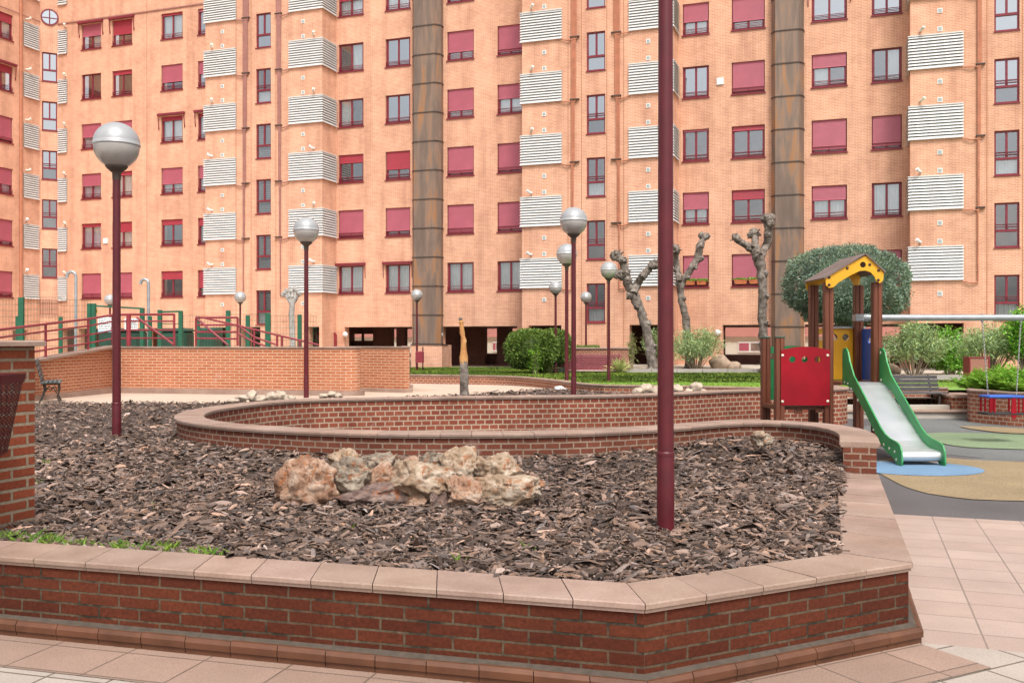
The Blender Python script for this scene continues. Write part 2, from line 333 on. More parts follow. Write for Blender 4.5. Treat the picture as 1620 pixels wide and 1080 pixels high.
        for li, lp in enumerate(loops):
            m = len(lp); area = sum(lp[k].x * lp[(k + 1) % m].z - lp[(k + 1) % m].x * lp[k].z for k in range(m))
            for k in range(m):
                a, b = o + k, o + (k + 1) % m
                if (area > 0) != (li > 0): fs.append((b, a, n + a, n + b)[::-1])
                else: fs.append((a, b, n + b, n + a)[::-1])
            o += m
        return s.add(vs, fs, None, mi)
    def mesh(s, name, mats, org=(0, 0, 0), autouv=True):
        me = bpy.data.meshes.new(name); ox, oy, oz = org
        me.from_pydata([(x - ox, y - oy, z - oz) for x, y, z in s.v], [], s.f); 
        for m in (mats if isinstance(mats, (list, tuple)) else [mats]): me.materials.append(m)
        me.polygons.foreach_set('material_index', s.mi)
        me.polygons.foreach_set('use_smooth', [i in s.smooth for i in range(len(s.f))])
        if autouv:
            ul = me.uv_layers.new(name='UVMap').data
            for p in me.polygons:
                u = s.uv.get(p.index)
                if u is None:
                    n = p.normal
                    if abs(n.z) > .7: u = [(s.v[i][0], s.v[i][1]) for i in s.f[p.index]]
                    else:
                        l = math.hypot(n.x, n.y) or 1; tx, ty = -n.y / l, n.x / l
                        u = [(s.v[i][0] * tx + s.v[i][1] * ty, s.v[i][2]) for i in s.f[p.index]]
                for li, q in zip(p.loop_indices, u): ul[li].uv = q
        if s.tint is not None:
            ca = me.color_attributes.new('tint', 'FLOAT_COLOR', 'POINT')
            ca.data.foreach_set('color', np.array(s.tint, dtype=np.float32).ravel())
        me.update(); return me
    def build(s, name, mats, parent=None, org=(0, 0, 0)):
        return link(name, s.mesh(name, mats, org), parent)
def tmb():
    m = MB(); m.tint = []; m.cur = (1, 1, 1, 1); return m
def link(name, me, parent=None, loc=(0, 0, 0), rz=0):
    o = bpy.data.objects.new(name, me); COL.objects.link(o); o.parent = parent; o.location = loc; o.rotation_euler = (0, 0, rz); return o
def thing(name, loc, label, cat, group=None, rz=0):
    o = bpy.data.objects.new(name, None); COL.objects.link(o); o.location = loc; o.rotation_euler = (0, 0, rz); o.empty_display_size = .2
    return tag(o, label, cat, group)
def tag(o, label, cat, group=None):
    o['label'] = label; o['category'] = cat
    if group: o['group'] = group
    return o
def kind(o, k): o['kind'] = k; return o
def dup(o, parent=None):
    c = o.copy(); COL.objects.link(c); c.parent = parent
    for ch in list(o.children): dup(ch, c)
    return c
def sheet(name, poly, z, mat, kindname='structure'):
    m = MB(); pts = [Vector((x, y, 0)) for x, y in poly]; zf = z if callable(z) else (lambda x, y: z)
    fs = []
    for a, b, c in tessellate_polygon([pts]):
        if (pts[b] - pts[a]).cross(pts[c] - pts[a]).z < 0: b, c = c, b
        fs.append((a, b, c))
    m.add([(x, y, zf(x, y)) for x, y in poly], fs)
    return kind(m.build(name, mat), kindname)
def catmull(P, step):
    P = [Vector((x, y, 0)) for x, y in P]; Q = [P[0] * 2 - P[1]] + P + [P[-1] * 2 - P[-2]]; out = []
    for i in range(1, len(Q) - 2):
        for k in range(24):
            t = k / 24; a, b, c, d = Q[i - 1:i + 3]
            out.append(.5 * ((2 * b) + (c - a) * t + (2 * a - 5 * b + 4 * c - d) * t * t + (3 * b - a - 3 * c + d) * t ** 3))
    out.append(P[-1]); L = [0]
    for a, b in zip(out, out[1:]): L.append(L[-1] + (b - a).length)
    n = max(2, round(L[-1] / step)); res = []; j = 0
    for k in range(n + 1):
        g = L[-1] * k / n
        while j < len(L) - 2 and L[j + 1] < g: j += 1
        f = (g - L[j]) / max(1e-9, L[j + 1] - L[j]); p = out[j].lerp(out[j + 1], f); res.append((p.x, p.y))
    return res
def offset(P, d, closed=False):            # offset to the left of travel
    n = len(P); out = []
    for i in range(n):
        a = P[i - 1] if (i or closed) else None; b = P[i]; c = P[(i + 1) % n] if (i < n - 1 or closed) else None
        ns = []
        for p, q in ((a, b), (b, c)):
            if p is None or q is None: continue
            l = math.hypot(q[0] - p[0], q[1] - p[1]); ns.append((-(q[1] - p[1]) / l, (q[0] - p[0]) / l))
        nx, ny = sum(k[0] for k in ns) / len(ns), sum(k[1] for k in ns) / len(ns); l2 = nx * nx + ny * ny
        out.append((b[0] + nx / l2 * d, b[1] + ny / l2 * d))
    return out
def tile_strip(L, Rr, zt, th, step, gap=.005, nose=None, cham=.006):
    """slabs laid between the polylines L and Rr (matching points); nose: which sides step back below ('L','R')"""
    m = tmb()
    for i in range(len(L) - 1):
        a0, a1, b0, b1 = (Vector((*p, 0)) for p in (L[i], L[i + 1], Rr[i], Rr[i + 1]))
        ln = max((a1 - a0).length, (b1 - b0).length); n = max(1, round(ln / step))
        for k in range(n):
            g = gap / ln / 2; t0, t1 = k / n + g, (k + 1) / n - g
            p = [a0.lerp(a1, t0), a0.lerp(a1, t1), b0.lerp(b1, t1), b0.lerp(b1, t0)]
            cen = sum(p, Vector()) / 4; s_ = random.uniform(.9, 1.07); m.cur = (s_ * random.uniform(.98, 1.02), s_, s_ * random.uniform(.97, 1.03), 1)
            w = (p[0] - p[3]).length
            def ins(q, dl): 
                other = {0: 3, 1: 2, 2: 1, 3: 0}[q]; v = (p[other] - p[q]); return p[q] + v.normalized() * dl
            zj = random.uniform(-.0015, .0015); z1, z0 = zt + zj, zt - th
            lv = [(z0, .010), (z0 + th * .42, .010), (z0 + th * .42, 0), (z1 - cham, 0), (z1, cham)]
            vs = []
            for z, d in lv:
                for q in range(4): c = ins(q, d); vs.append((c.x, c.y, z))
            fs = [(0, 1, 2, 3), (19, 18, 17, 16)]
            for r in range(4):
                for q in range(4):
                    j = (q + 1) % 4; fs.append((r * 4 + q, (r + 1) * 4 + q, (r + 1) * 4 + j, r * 4 + j))
            if (p[1] - p[0]).cross(p[3] - p[0]).z > 0: fs = [f[::-1] for f in fs]
            m.add(vs, fs)
    return m
def wall_strip(m, P, z0, z1, flip=False, u0=0, mi=0):          # vertical face along polyline, UV in metres
    u = u0
    for (x0, y0), (x1, y1) in zip(P, P[1:]):
        l = math.hypot(x1 - x0, y1 - y0); za = z0(x0, y0) if callable(z0) else z0; zb = z0(x1, y1) if callable(z0) else z0
        ta = z1(x0, y0) if callable(z1) else z1; tb = z1(x1, y1) if callable(z1) else z1
        q = [(x0, y0, za), (x1, y1, zb), (x1, y1, tb), (x0, y0, ta)]; w = [(u, za), (u + l, zb), (u + l, tb), (u, ta)]
        if flip: q = q[::-1]; w = w[::-1]
        m.quad(*q, uv=w, mi=mi); u += l
    return m
def inpoly(x, y, P):
    c = np.zeros(np.shape(x), bool); n = len(P)
    for i in range(n):
        x0, y0 = P[i]; x1, y1 = P[i - 1]
        if y0 == y1: continue
        c ^= ((y0 > y) != (y1 > y)) & (x < (x1 - x0) * (y - y0) / (y1 - y0) + x0)
    return c
def vnoise(x, y, s=1.0, seed=0.0):
    return np.array([mnoise.noise(Vector((a * s + seed, b * s - seed, seed))) for a, b in zip(np.ravel(x), np.ravel(y))]).reshape(np.shape(x))
def np_mesh(name, V, faces_n, mat, tint=None, parent=None, smooth=False):
    """V (n,k,3): n polygons with k corners each"""
    n, k = V.shape[:2]; me = bpy.data.meshes.new(name); me.vertices.add(n * k); me.loops.add(n * k); me.polygons.add(n)
    me.vertices.foreach_set('co', V.astype(np.float32).ravel()); me.loops.foreach_set('vertex_index', np.arange(n * k, dtype=np.int32))
    me.polygons.foreach_set('loop_start', np.arange(0, n * k, k, dtype=np.int32))
    if smooth: me.polygons.foreach_set('use_smooth', np.ones(n, bool))
    me.update(calc_edges=True); me.materials.append(mat)
    if tint is not None:
        ca = me.color_attributes.new('tint', 'FLOAT_COLOR', 'POINT'); ca.data.foreach_set('color', np.repeat(tint, k, axis=0).astype(np.float32).ravel())
    return link(name, me, parent)
def unit(v): return v / (np.linalg.norm(v, axis=-1, keepdims=True) + 1e-9)
def leaves(P, D, ln, wd, droop=0.0):
    """diamond leaves at P pointing along D; returns (n,4,3)"""
    n = len(P); D = unit(D); up = unit(rng.normal(size=(n, 3))); S = unit(np.cross(D, up)) * (np.asarray(wd).reshape(-1, 1) / 2) * np.ones((n, 1))
    L = D * np.asarray(ln).reshape(-1, 1); dz = np.zeros((n, 3)); dz[:, 2] = -droop * np.linalg.norm(L, axis=1)
    return np.stack([P, P + L * .5 + S, P + L + dz, P + L * .5 - S], 1)
def tints(n, lo=.6, hi=1.35, warm=.12):
    b = rng.uniform(lo, hi, n); w = rng.uniform(-warm, warm, n); return np.stack([b * (1 + w), b, b * (1 - w), np.ones(n)], 1)
def cut(name, L, mat, T, parent, org):
    V = L - np.array(org); return np_mesh(name, V, 4, mat, T, parent)
# ------------------------------------------------------------------ camera, light
cam = bpy.data.cameras.new('camera'); co = bpy.data.objects.new('camera', cam); COL.objects.link(co)
co.location = (0, 0, E); co.rotation_euler = (R(90), 0, 0); cam.sensor_width = 36; cam.lens = F / 1620 * 36; cam.clip_end = 600; SC.camera = co
w = bpy.data.worlds.new('World'); SC.world = w; w.use_nodes = True; nt = w.node_tree; bg = nt.nodes['Background']
sky = nt.nodes.new('ShaderNodeTexSky'); sky.sky_type = 'NISHITA'; sky.sun_disc = False
SUN_EL, SUN_AZ = 58, 168          # azimuth clockwise from north (+Y)
sky.sun_elevation = R(SUN_EL); sky.sun_rotation = R(SUN_AZ); sky.dust_density = 6; sky.air_density = 1.0; sky.ozone_density = 1.0
hs = nt.nodes.new('ShaderNodeHueSaturation'); hs.inputs['Saturation'].default_value = .28
nt.links.new(sky.outputs[0], hs.inputs['Color']); nt.links.new(hs.outputs[0], bg.inputs['Color']); bg.inputs['Strength'].default_value = .15
sl = bpy.data.lights.new('sun', 'SUN'); so = bpy.data.objects.new('sun', sl); COL.objects.link(so)
sl.energy = 1.5; sl.angle = R(10); sl.color = (1, .95, .88)
sd = Vector((math.sin(R(SUN_AZ)) * math.cos(R(SUN_EL)), math.cos(R(SUN_AZ)) * math.cos(R(SUN_EL)), math.sin(R(SUN_EL))))
so.rotation_euler = sd.to_track_quat('Z', 'Y').to_euler(); so.location = (0, -5, 30)
SC.view_settings.view_transform = 'Standard'; SC.view_settings.look = 'None'; SC.view_settings.gamma = 1; SC.view_settings.exposure = 0.5
SC.cycles.max_bounces = 6; SC.cycles.diffuse_bounces = 3; SC.cycles.glossy_bounces = 3; SC.cycles.transparent_max_bounces = 12
SC.cycles.sample_clamp_indirect = 6

# ------------------------------------------------------------------ ground and paving
def zp(x, y): return .36 - .09 * min(1, max(0, (y - 21) / 9))
kind(MB().quad((-300, -150, -.03), (300, -150, -.03), (300, 450, -.03), (-300, 450, -.03)).build('ground', M['path']), 'structure')
LT = dict(c1=(.43, .37, .32), c2=(.375, .32, .275), joint=(.13, .105, .08), size=.33, ms=.007, speck=.5)
TT = dict(c1=(.335, .23, .18), c2=(.285, .195, .15), joint=(.15, .105, .08), size=.33, ms=.006, speck=.9)
C0 = (.60, 4.35); D0 = (2.139, 5.158)
sheet('pavement', [(-14, 8.5), (-8, 6.8), C0, (.0, -2), (-14, -2)], 0, tiles('light_tile_left', rot=R(15.8), off=(.1, .12), **LT))
sheet('pavement', [C0, D0, (12, 1.63), (12, -3), (.0, -2)], 0, tiles('light_tile_right', rot=R(-27.7), off=(.05, .2), **LT))
sheet('tiled_path', [(1.2, 5.48), D0, (12, 1.63), (12, 6.0), (2.6, 9.3), (1.2, 9.3)], 0,
      tiles('rose_tile', (.43, .325, .275), (.38, .28, .235), (.24, .185, .155), .33, R(19.66), ms=.006, off=(.08, .1), w=.36, stain=.13))
PO = [(-9, 5.318 + 6.185 * .2835), C0, D0, (3.26, 8.6)]
b1 = offset(PO[:2] + PO[2:3], -.46); b0 = PO[:3]
sheet('pavement_edge', [b1[0], b1[1], b0[1], b0[0]], .004, tiles('terracotta_left', rot=R(15.8), off=(.1, .05), w=.45, **TT))
sheet('pavement_edge', [b1[1], (2.35, 4.74), b0[2], b0[1]], .004, tiles('terracotta_right', rot=R(-27.7), off=(.05, .12), w=.45, **TT))
sheet('playground_floor', [(-5, 9.3), (2.6, 9.3), (12, 6.0), (30, 5), (30, 20.4), (-5, 20.4)], 0, M['r_grey'])
def gp(*px): return [G(x, y, 0) for x, y in px]
def smoothpoly(P, step=.25): Q = catmull(P + [P[0]], step); return Q[:-1]
far = gp((1500, 661), (1400, 668), (1330, 690), (1400, 712), (1490, 718), (1560, 725), (1620, 730)); far = far + [(18, 12.0), (18, 20)]
sheet('playground_floor', smoothpoly(far, .5), .004, M['r_far'])
sheet('playground_patch', smoothpoly(gp((1380, 742), (1411, 760), (1438, 772.5), (1478.8, 783.3), (1533, 788.8), (1620, 793)) + [(9, 9.3), (10.5, 10.6), (9, 12.2)] + gp((1587, 730), (1533, 727.6), (1492, 724), (1430, 722), (1390, 730))), .008, M['r_tan'])
sheet('playground_patch', [(5.05 + .82 * math.cos(k * math.pi / 24), 12.15 + .70 * math.sin(k * math.pi / 24)) for k in range(48)], .012, M['r_blue'])
sheet('playground_patch', smoothpoly(gp((1425, 691), (1449, 693.6), (1492, 703), (1533, 708.6), (1620, 712)) + [(10.5, 13.2), (11, 14.8)] + gp((1620, 688.5), (1519.5, 685.6), (1470, 686.2))), .016, M['r_green'])
sheet('playground_patch', smoothpoly(gp((1516, 675.5), (1546, 681), (1620, 687.2)) + [(10.8, 17)] + gp((1620, 679), (1560, 675.6))), .020, M['r_tan'])
RC = [(3.1, 8.62), (3.38, 9.5), (3.43, 10.2), (3.2, 10.75), (2.75, 10.97), (2.2, 10.75), (1.6, 10.25), (.55, 9.72), (-.7, 9.6), (-1.7, 9.75), (-2.6, 10.17), (-3.2, 10.6),
      (-3.72, 11.25), (-3.99, 12.0), (-4.08, 12.8), (-3.98, 13.6), (-3.72, 14.4), (-3.3, 15.05), (-2.6, 15.4), (-1.33, 15.75), (-.15, 16.0), (1.0, 16.18), (1.9, 16.45), (2.7, 16.9),
      (3.4, 17.45), (4.1, 17.95), (4.8, 18.25), (5.6, 18.42), (6.25, 18.65), (6.5, 19.3), (6.52, 20.6)]
RCs = catmull(RC, .30)
pl = [(-60, 7), (-9, 7.5), (-4.3, 11.6), (-4.25, 13.2), (-3.6, 14.9), (-2.7, 15.6), (0, 16.15), (1.6, 16.5), (2.8, 17.1), (4.1, 18.1), (6.25, 18.8), (6.5, 20.3), (6.5, 21), (-60, 21)]
sheet('plaza', pl, .36, M['path'])
kind(MB().quad((-60, 21, .36), (30, 21, .36), (30, 30, .27), (-60, 30, .27)).quad((-60, 30, .27), (120, 30, .27), (120, 140, .27), (-60, 140, .27)).build('plaza', M['path']), 'structure')

# ------------------------------------------------------------------ front brick planter
pt = thing('brick_planter', (0, 5, 0), 'long low dark red brick planter with pinkish coping slabs filled with bark', 'planter')
O_ = (0, 5, 0)
wm = MB(); wo = offset(PO, .022); wi = offset(PO, .325)
for k in range(3): wall_strip(wm, [wo[k], wo[k + 1]], 0, .376, u0=[.07, .13, .02][k])
wall_strip(wm, wi, 0, .376, flip=True)
wm.build('wall', M['front'], pt, O_)
inn = offset(PO, .358)
tile_strip(PO, inn, .42, .045, .335).build('coping', M['coping'], pt, O_)
MB().prism([wo[0], wo[1], wo[2], wo[3], wi[3], wi[2], wi[1], wi[0]], .373, .3765).build('mortar_bed', M['mortar'], pt, O_)
tile_strip(offset(PO, -.05), offset(PO, .012), .085, .085, .262, gap=.004, cham=.018).build('base_trim', M['trim'], pt, O_)
m = MB(); a, b = offset(PO, -.03), offset(PO, .03)
for k in range(3): m.quad((*a[k], .080), (*a[k + 1], .080), (*b[k + 1], .100), (*b[k], .100))
m.build('mortar_fillet', M['mortar'], pt, O_)

# ------------------------------------------------------------------ curved playground wall
rw = thing('curved_wall', (0, 10, 0), 'curved low brick wall with stone coping looping round the playground', 'wall'); O_ = (0, 10, 0)
ro, ri = offset(RCs, .14), offset(RCs, -.14)        # left of travel = outside
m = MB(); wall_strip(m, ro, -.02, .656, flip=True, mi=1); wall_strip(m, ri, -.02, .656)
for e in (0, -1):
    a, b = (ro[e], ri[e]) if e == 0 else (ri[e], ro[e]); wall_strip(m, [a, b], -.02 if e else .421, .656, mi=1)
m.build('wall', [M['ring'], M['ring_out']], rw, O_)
tile_strip(offset(RCs, -.172), offset(RCs, .172), .70, .045, .3).build('coping', M['coping'], rw, O_)
m = MB(); f_ = MB()
mm = offset(RCs, -.137), offset(RCs, .137)
for k in range(len(RCs) - 1): m.quad((*mm[0][k], .6575), (*mm[1][k], .6575), (*mm[1][k + 1], .6575), (*mm[0][k + 1], .6575))
m.build('mortar_bed', M['mortar'], rw, O_)

# ------------------------------------------------------------------ bark mulch bed
bed = [(-12, 7.4 + .5), (-9, 7.42)] + [(x, y) for x, y in inn[1:3]] + [(2.95, 8.55)] + ro[1:-6] + [(5.9, 21.4), (2.2, 23.2), (1.7, 23.9), (1.0, 24.8), (.2, 23.8), (-1.2, 22.0), (-2.6, 20.4), (-4.5, 19.3), (-12, 18.9)]
rc_np = np.array(RCs)
def zbed(x, y):
    x, y = np.asarray(x, float), np.asarray(y, float)
    d = np.sqrt(((x[..., None] - rc_np[:, 0]) ** 2 + (y[..., None] - rc_np[:, 1]) ** 2).min(-1))
    z = .385 + .085 * np.exp(-(d / .8) ** 2) * (y < 13.5) + .13 * np.exp(-((x - 2.45) ** 2 / .35 + (y - 9.9) ** 2 / .6))
    z = z + .03 * np.exp(-((x + .7) ** 2 / 1.2 + (y - 7.2) ** 2 / .4))
    return z + .016 * vnoise(x, y, 1.6) + .012 * vnoise(x, y, 4.0, 3.3)
def grid_bed(x0, x1, y0, y1, st):
    xs, ys = np.arange(x0, x1, st), np.arange(y0, y1, st); X, Y = np.meshgrid(xs, ys); Z = zbed(X, Y) - .012
    ins = inpoly(X, Y, bed); m = MB(); idx = {}; vs = []; fs = []
    for j in range(len(ys) - 1):
        for i in range(len(xs) - 1):
            if ins[j, i] or ins[j + 1, i] or ins[j, i + 1] or ins[j + 1, i + 1]:
                f = []
                for jj, ii in ((j, i), (j, i + 1), (j + 1, i + 1), (j + 1, i)):
                    if (jj, ii) not in idx:
                        idx[jj, ii] = len(vs); q = ins[jj, ii] or st < .2; vs.append((X[jj, ii], Y[jj, ii], min(Z[jj, ii], .37) if (Y[jj, ii] < 8.75 and not ins[jj, ii]) else Z[jj, ii]))
                    f.append(idx[jj, ii])
                fs.append(tuple(f))
    m.add(vs, fs); return m
kind(grid_bed(-12, 7, 4.5, 25, .16).build('mulch_bed', M['soil']), 'structure')
def chips(n, x0, x1, y0, y1, smin, smax, lift=.03):
    x = rng.uniform(x0, x1, n); y = rng.uniform(y0, y1, n)
    keep = inpoly(x, y, bed) & (np.abs(x / y) < .80); x, y = x[keep], y[keep]; n = len(x)
    z = zbed(x, y) + rng.uniform(-.008, lift, n) 
    L = rng.uniform(smin, smax, n) * rng.choice([.45, .75, 1.05, 1.6], n, p=[.33, .3, .25, .12]); W = L * rng.uniform(.18, .45, n); T = np.minimum(rng.uniform(.003, .012, n), W * .4)
    yaw = rng.uniform(0, 2 * np.pi, n); pit = rng.normal(0, .28, n); rol = rng.normal(0, .38, n)
    base = np.array([(-1, -.5, 0), (-.25, -1, .15), (.65, -.8, 0), (1, .1, .1), (.4, 1, 0), (-.6, .85, .15)])      # ragged six-sided flake
    bot = base[None] + rng.normal(0, .17, (n, 6, 3)) * [1, 1, .6]; top = bot * [.80, .72, 1] + rng.normal(0, .06, (n, 6, 3)); cr = rng.normal(.35, .5, (n, 1))
    sz = np.stack([L / 2, W / 2, T], 1)[:, None]
    b3 = bot * sz; t3 = top * sz + np.array([0, 0, 1]) * T[:, None, None] * (1 + (top[..., :1] ** 2) * cr[..., None] * -1.2)
    b3[..., 2] -= T[:, None] * 1.0 * (bot[..., 0] ** 2) * cr
    def rot(P):
        c, s = np.cos(rol)[:, None], np.sin(rol)[:, None]; X, Y, Z = P[..., 0], P[..., 1], P[..., 2]; Y, Z = Y * c - Z * s, Y * s + Z * c
        c, s = np.cos(pit)[:, None], np.sin(pit)[:, None]; X, Z = X * c + Z * s, -X * s + Z * c
        c, s = np.cos(yaw)[:, None], np.sin(yaw)[:, None]; X, Y = X * c - Y * s, X * s + Y * c
        return np.stack([X + x[:, None], Y + y[:, None], Z + z[:, None]], -1)
    b3, t3 = rot(b3), rot(t3); mid = t3.mean(1, keepdims=True) + np.array([0, 0, 1]) * (T * rng.uniform(.1, .6, n))[:, None, None]
    quads = []
    for k in range(6):
        j = (k + 1) % 6; quads.append(np.stack([b3[:, k], b3[:, j], t3[:, j], t3[:, k]], 1))
    for k in (0, 2, 4): quads.append(np.stack([mid[:, 0], t3[:, k], t3[:, (k + 1) % 6], t3[:, (k + 2) % 6]], 1))
    b = rng.choice([.25, .46, .74, 1.0, 1.4, 2.0], n, p=[.19, .28, .24, .17, .09, .03]) * rng.uniform(.85, 1.15, n); h = rng.normal(0, .07, n)
    tn = np.stack([b * (1 + h), b, b * (1 - h), np.ones(n)], 1)
    V = np.concatenate(quads, 0); return V, np.concatenate([tn] * len(quads), 0)
parts = [chips(26000, -4.2, 3.3, 4.6, 9.0, .012, .04, .042), chips(30000, -4.2, 3.2, 4.6, 8.2, .045, .115), chips(17000, -6, 3.4, 8.0, 11.2, .05, .12), chips(21000, -11.9, -3.2, 6.0, 19.4, .05, .11), chips(9500, -5, 6.3, 15.5, 24.9, .06, .12, .05)]
for q_ in (0,):
    kind(np_mesh('bark_mulch', np.concatenate([p[0] for p in parts]), 4, M['chip'], np.concatenate([p[1] for p in parts])), 'stuff')
def blades(x, y, z, h, w, lean=.5):
    n = len(x); a = rng.uniform(0, 2 * np.pi, n); P = np.stack([x, y, z], 1); S = np.stack([np.cos(a), np.sin(a), np.zeros(n)], 1) * np.asarray(w).reshape(-1, 1) / 2
    l = rng.normal(0, lean, (n, 2)) * np.asarray(h).reshape(-1, 1); t_ = P + np.stack([l[:, 0], l[:, 1], h * np.ones(n)], 1); mdl = P + np.stack([l[:, 0] * .35, l[:, 1] * .35, h * .6 * np.ones(n)], 1)
    return np.stack([P - S, P + S, mdl + S * .7, t_], 1), np.stack([P - S, mdl + S * .7, t_, mdl - S * .7], 1)
# tufts of grass by the front coping
gx, gy = [], []
for cx, cn, sp in ((-3.15, 240, .14), (-2.85, 170, .10), (-2.6, 60, .10), (-2.25, 110, .08), (-1.98, 60, .06), (-1.72, 60, .06), (-3.45, 200, .2)):
    x = rng.normal(cx, sp, cn); gx.append(x); gy.append(5.318 + (x + 2.815) * -.2835 + .41 + np.abs(rng.normal(0, .07, cn)))
for cx, cy, cn in ((-4.0, 8.2, 14), (-2.6, 7.0, 8), (-4.6, 9.5, 20), (.1, 5.6, 5), (-.3, 5.3, 7), (-1.0, 6.1, 6)):
    gx.append(rng.normal(cx, .12 if cn > 30 else .025, cn)); gy.append(rng.normal(cy, .08 if cn > 30 else .02, cn))
gx, gy = np.concatenate(gx), np.concatenate(gy); h = rng.uniform(.02, .085, len(gx))
A1, B1 = blades(gx, gy, zbed(gx, gy) - .01, h, rng.uniform(.004, .008, len(gx)), .55); tn = tints(len(gx), .6, 1.5, .18)
kind(np_mesh('grass', np.concatenate([A1, B1]), 4, M['grass'], np.concatenate([tn, tn])), 'stuff')

# ------------------------------------------------------------------ lawn, its low wall, gravel bed
LW = [(-5.0, 30.9), (-3.2, 30.6), (-.33, 29.4), (1.0, 26.6), (1.65, 24.3), (2.28, 23.3), (3.6, 22.95), (5.05, 22.3), (5.6, 22.0), (7.0, 21.95), (9.9, 21.95)]
LWs = catmull(LW, .4)
lwt = thing('lawn_wall', (0, 25, 0), 'low curved brick edging wall holding back the lawn', 'wall'); O_ = (0, 25, 0)
zt = lambda x, y: .50 if x > 5.6 else (.54 if x > 0 else .56)
m = MB(); wall_strip(m, LWs, .2, .515); wall_strip(m, offset(LWs, .22), .2, .515, flip=True)
m.build('wall', M['lowbrick'], lwt, O_)
tile_strip(offset(LWs, -.03), offset(LWs, .26), .555, .045, .4, gap=.008).build('coping', M['coping'], lwt, O_)
def zl(x, y): return .27 + .22 * min(1, max(0, (31 - y) / 8))
LB = offset(LWs, .2)
xs = np.arange(-6, 26, .7); ys = np.arange(21.5, 52, .7); X, Y = np.meshgrid(xs, ys)
lawn_poly = LB + [(14, 22.2), (26, 22.2), (26, 33.5), (13.5, 33.5), (12.5, 41.3), (1.0, 41.6), (.6, 50.5), (-6, 50.5)]
ins = inpoly(X, Y, lawn_poly); m = MB(); idx = {}; vs = []; fs = []
m2 = bmesh.new()
V_ = [m2.verts.new((x, y, 0)) for x, y in lawn_poly]; m2.faces.new(V_)
for c_ in np.arange(22.5, 50, 1.5):
    bmesh.ops.bisect_plane(m2, geom=m2.verts[:] + m2.edges[:] + m2.faces[:], plane_co=(0, c_, 0), plane_no=(0, 1, 0))
bmesh.ops.triangulate(m2, faces=m2.faces[:])
for v in m2.verts: v.co.z = zl(v.co.x, v.co.y)
m2.normal_update()
me = bpy.data.meshes.new('lawn'); m2.to_mesh(me); m2.free(); me.materials.append(M['lawn']); kind(link('lawn', me), 'structure')
n = 120000; gx = rng.uniform(-6, 22, n); gy = 22 + 28 * rng.uniform(0, 1, n) ** 1.0
k = inpoly(gx, gy, lawn_poly) & (np.abs(gx / gy) < .58) & ~((gx > 9.2) & (gy < 24.3)); gx, gy = gx[k], gy[k]; n = len(gx); gz = .27 + .22 * np.clip((31 - gy) / 8, 0, 1)
pat = vnoise(gx, gy, .35); h = rng.uniform(.02, .055, n) * (1 + .5 * pat)
A1, B1 = blades(gx, gy, gz - .005, h, rng.uniform(.007, .016, n), .45); tn = tints(n, .8, 1.75, .15) * np.stack([1.1 + .35 * pat, 1 + .2 * pat, 1 + 0 * pat, 1 + 0 * pat], 1)
kind(np_mesh('grass', np.concatenate([A1, B1]), 4, M['grass'], np.concatenate([tn, tn])), 'stuff')
def zg(x, y): return .33 + .16 * max(0, min(1, (y - 41.5) / 2)) if x < 12.6 else .36
gpoly = [(1.0, 41.6), (12.5, 41.3), (13.5, 33.5), (26, 33.5), (26, 46), (18, 44), (12.5, 44.5), (12.3, 47), (5, 47.5), (1, 46.5)]
m2 = bmesh.new(); V_ = [m2.verts.new((x, y, 0)) for x, y in gpoly]; m2.faces.new(V_)
for c_ in np.arange(34.5, 47, 1.0): bmesh.ops.bisect_plane(m2, geom=m2.verts[:] + m2.edges[:] + m2.faces[:], plane_co=(0, c_, 0), plane_no=(0, 1, 0))
bmesh.ops.triangulate(m2, faces=m2.faces[:])
for v in m2.verts: v.co.z = zg(v.co.x, v.co.y) + .03 * mnoise.noise(v.co * .8)
me = bpy.data.meshes.new('gravel'); m2.to_mesh(me); m2.free(); me.materials.append(M['gravel']); kind(link('gravel', me), 'structure')
kt = thing('garden_kerb', (6, 41.4, .25), 'thin grey concrete kerb between lawn and gravel bed', 'kerb')
m = MB()
for a, b in (((4.9, 41.5), (12.5, 41.3)), ((12.5, 41.3), (13.5, 33.5)), ((13.5, 33.5), (26, 33.5))):
    d = Vector((b[0] - a[0], b[1] - a[1], 0)); nn = max(1, int(d.length / 1)); 
    for k in range(nn):
        p, q = Vector((*a, .32)) + d * (k / nn), Vector((*a, .32)) + d * ((k + .985) / nn); m.bar(p, q, .12, .22)
m.build('kerb_stone', M['concrete'], kt, (6, 41.4, .25))
# ------------------------------------------------------------------ the apartment building
Y0 = 49.15
class Fr:
    def __init__(s, ox, oy, dx, dy):
        l = math.hypot(dx, dy); s.o = (ox, oy); s.d = (dx / l, dy / l); s.i = (-s.d[1], s.d[0]); s.ang = math.atan2(dy, dx)
    def s(s_, x, o=0.0):
        a = (x - CX) / F; ox, oy = s_.o[0] - o * s_.i[0], s_.o[1] - o * s_.i[1]
        # ox + t dx = a (oy + t dy)
        return (a * oy - ox) / (s_.d[0] - a * s_.d[1])
    def Y(s_, x, o=0.0): return s_.o[1] - o * s_.i[1] + s_.s(x, o) * s_.d[1]
    def z(s_, x, y, o=0.0): return E + (CY - y) * s_.Y(x, o) / F
    def W(s_, t, yin, z): return (s_.o[0] + t * s_.d[0] + yin * s_.i[0], s_.o[1] + t * s_.d[1] + yin * s_.i[1], z)
MF = Fr(0, Y0, COS, -SIN)
cs = MF.s(92); cw = MF.W(cs, 0, 0); ca = R(45) - TH
CH = Fr(cw[0], cw[1], math.cos(ca), math.sin(ca)); c0 = CH.s(63); ww = CH.W(c0, 0, 0)
WG = Fr(ww[0], ww[1], SIN, COS)
BO = MF.W(0, 0, .25)
bl = thing('apartment_building', BO, 'tall peach brick apartment block with maroon roller shutters and white louvred screens', 'building')
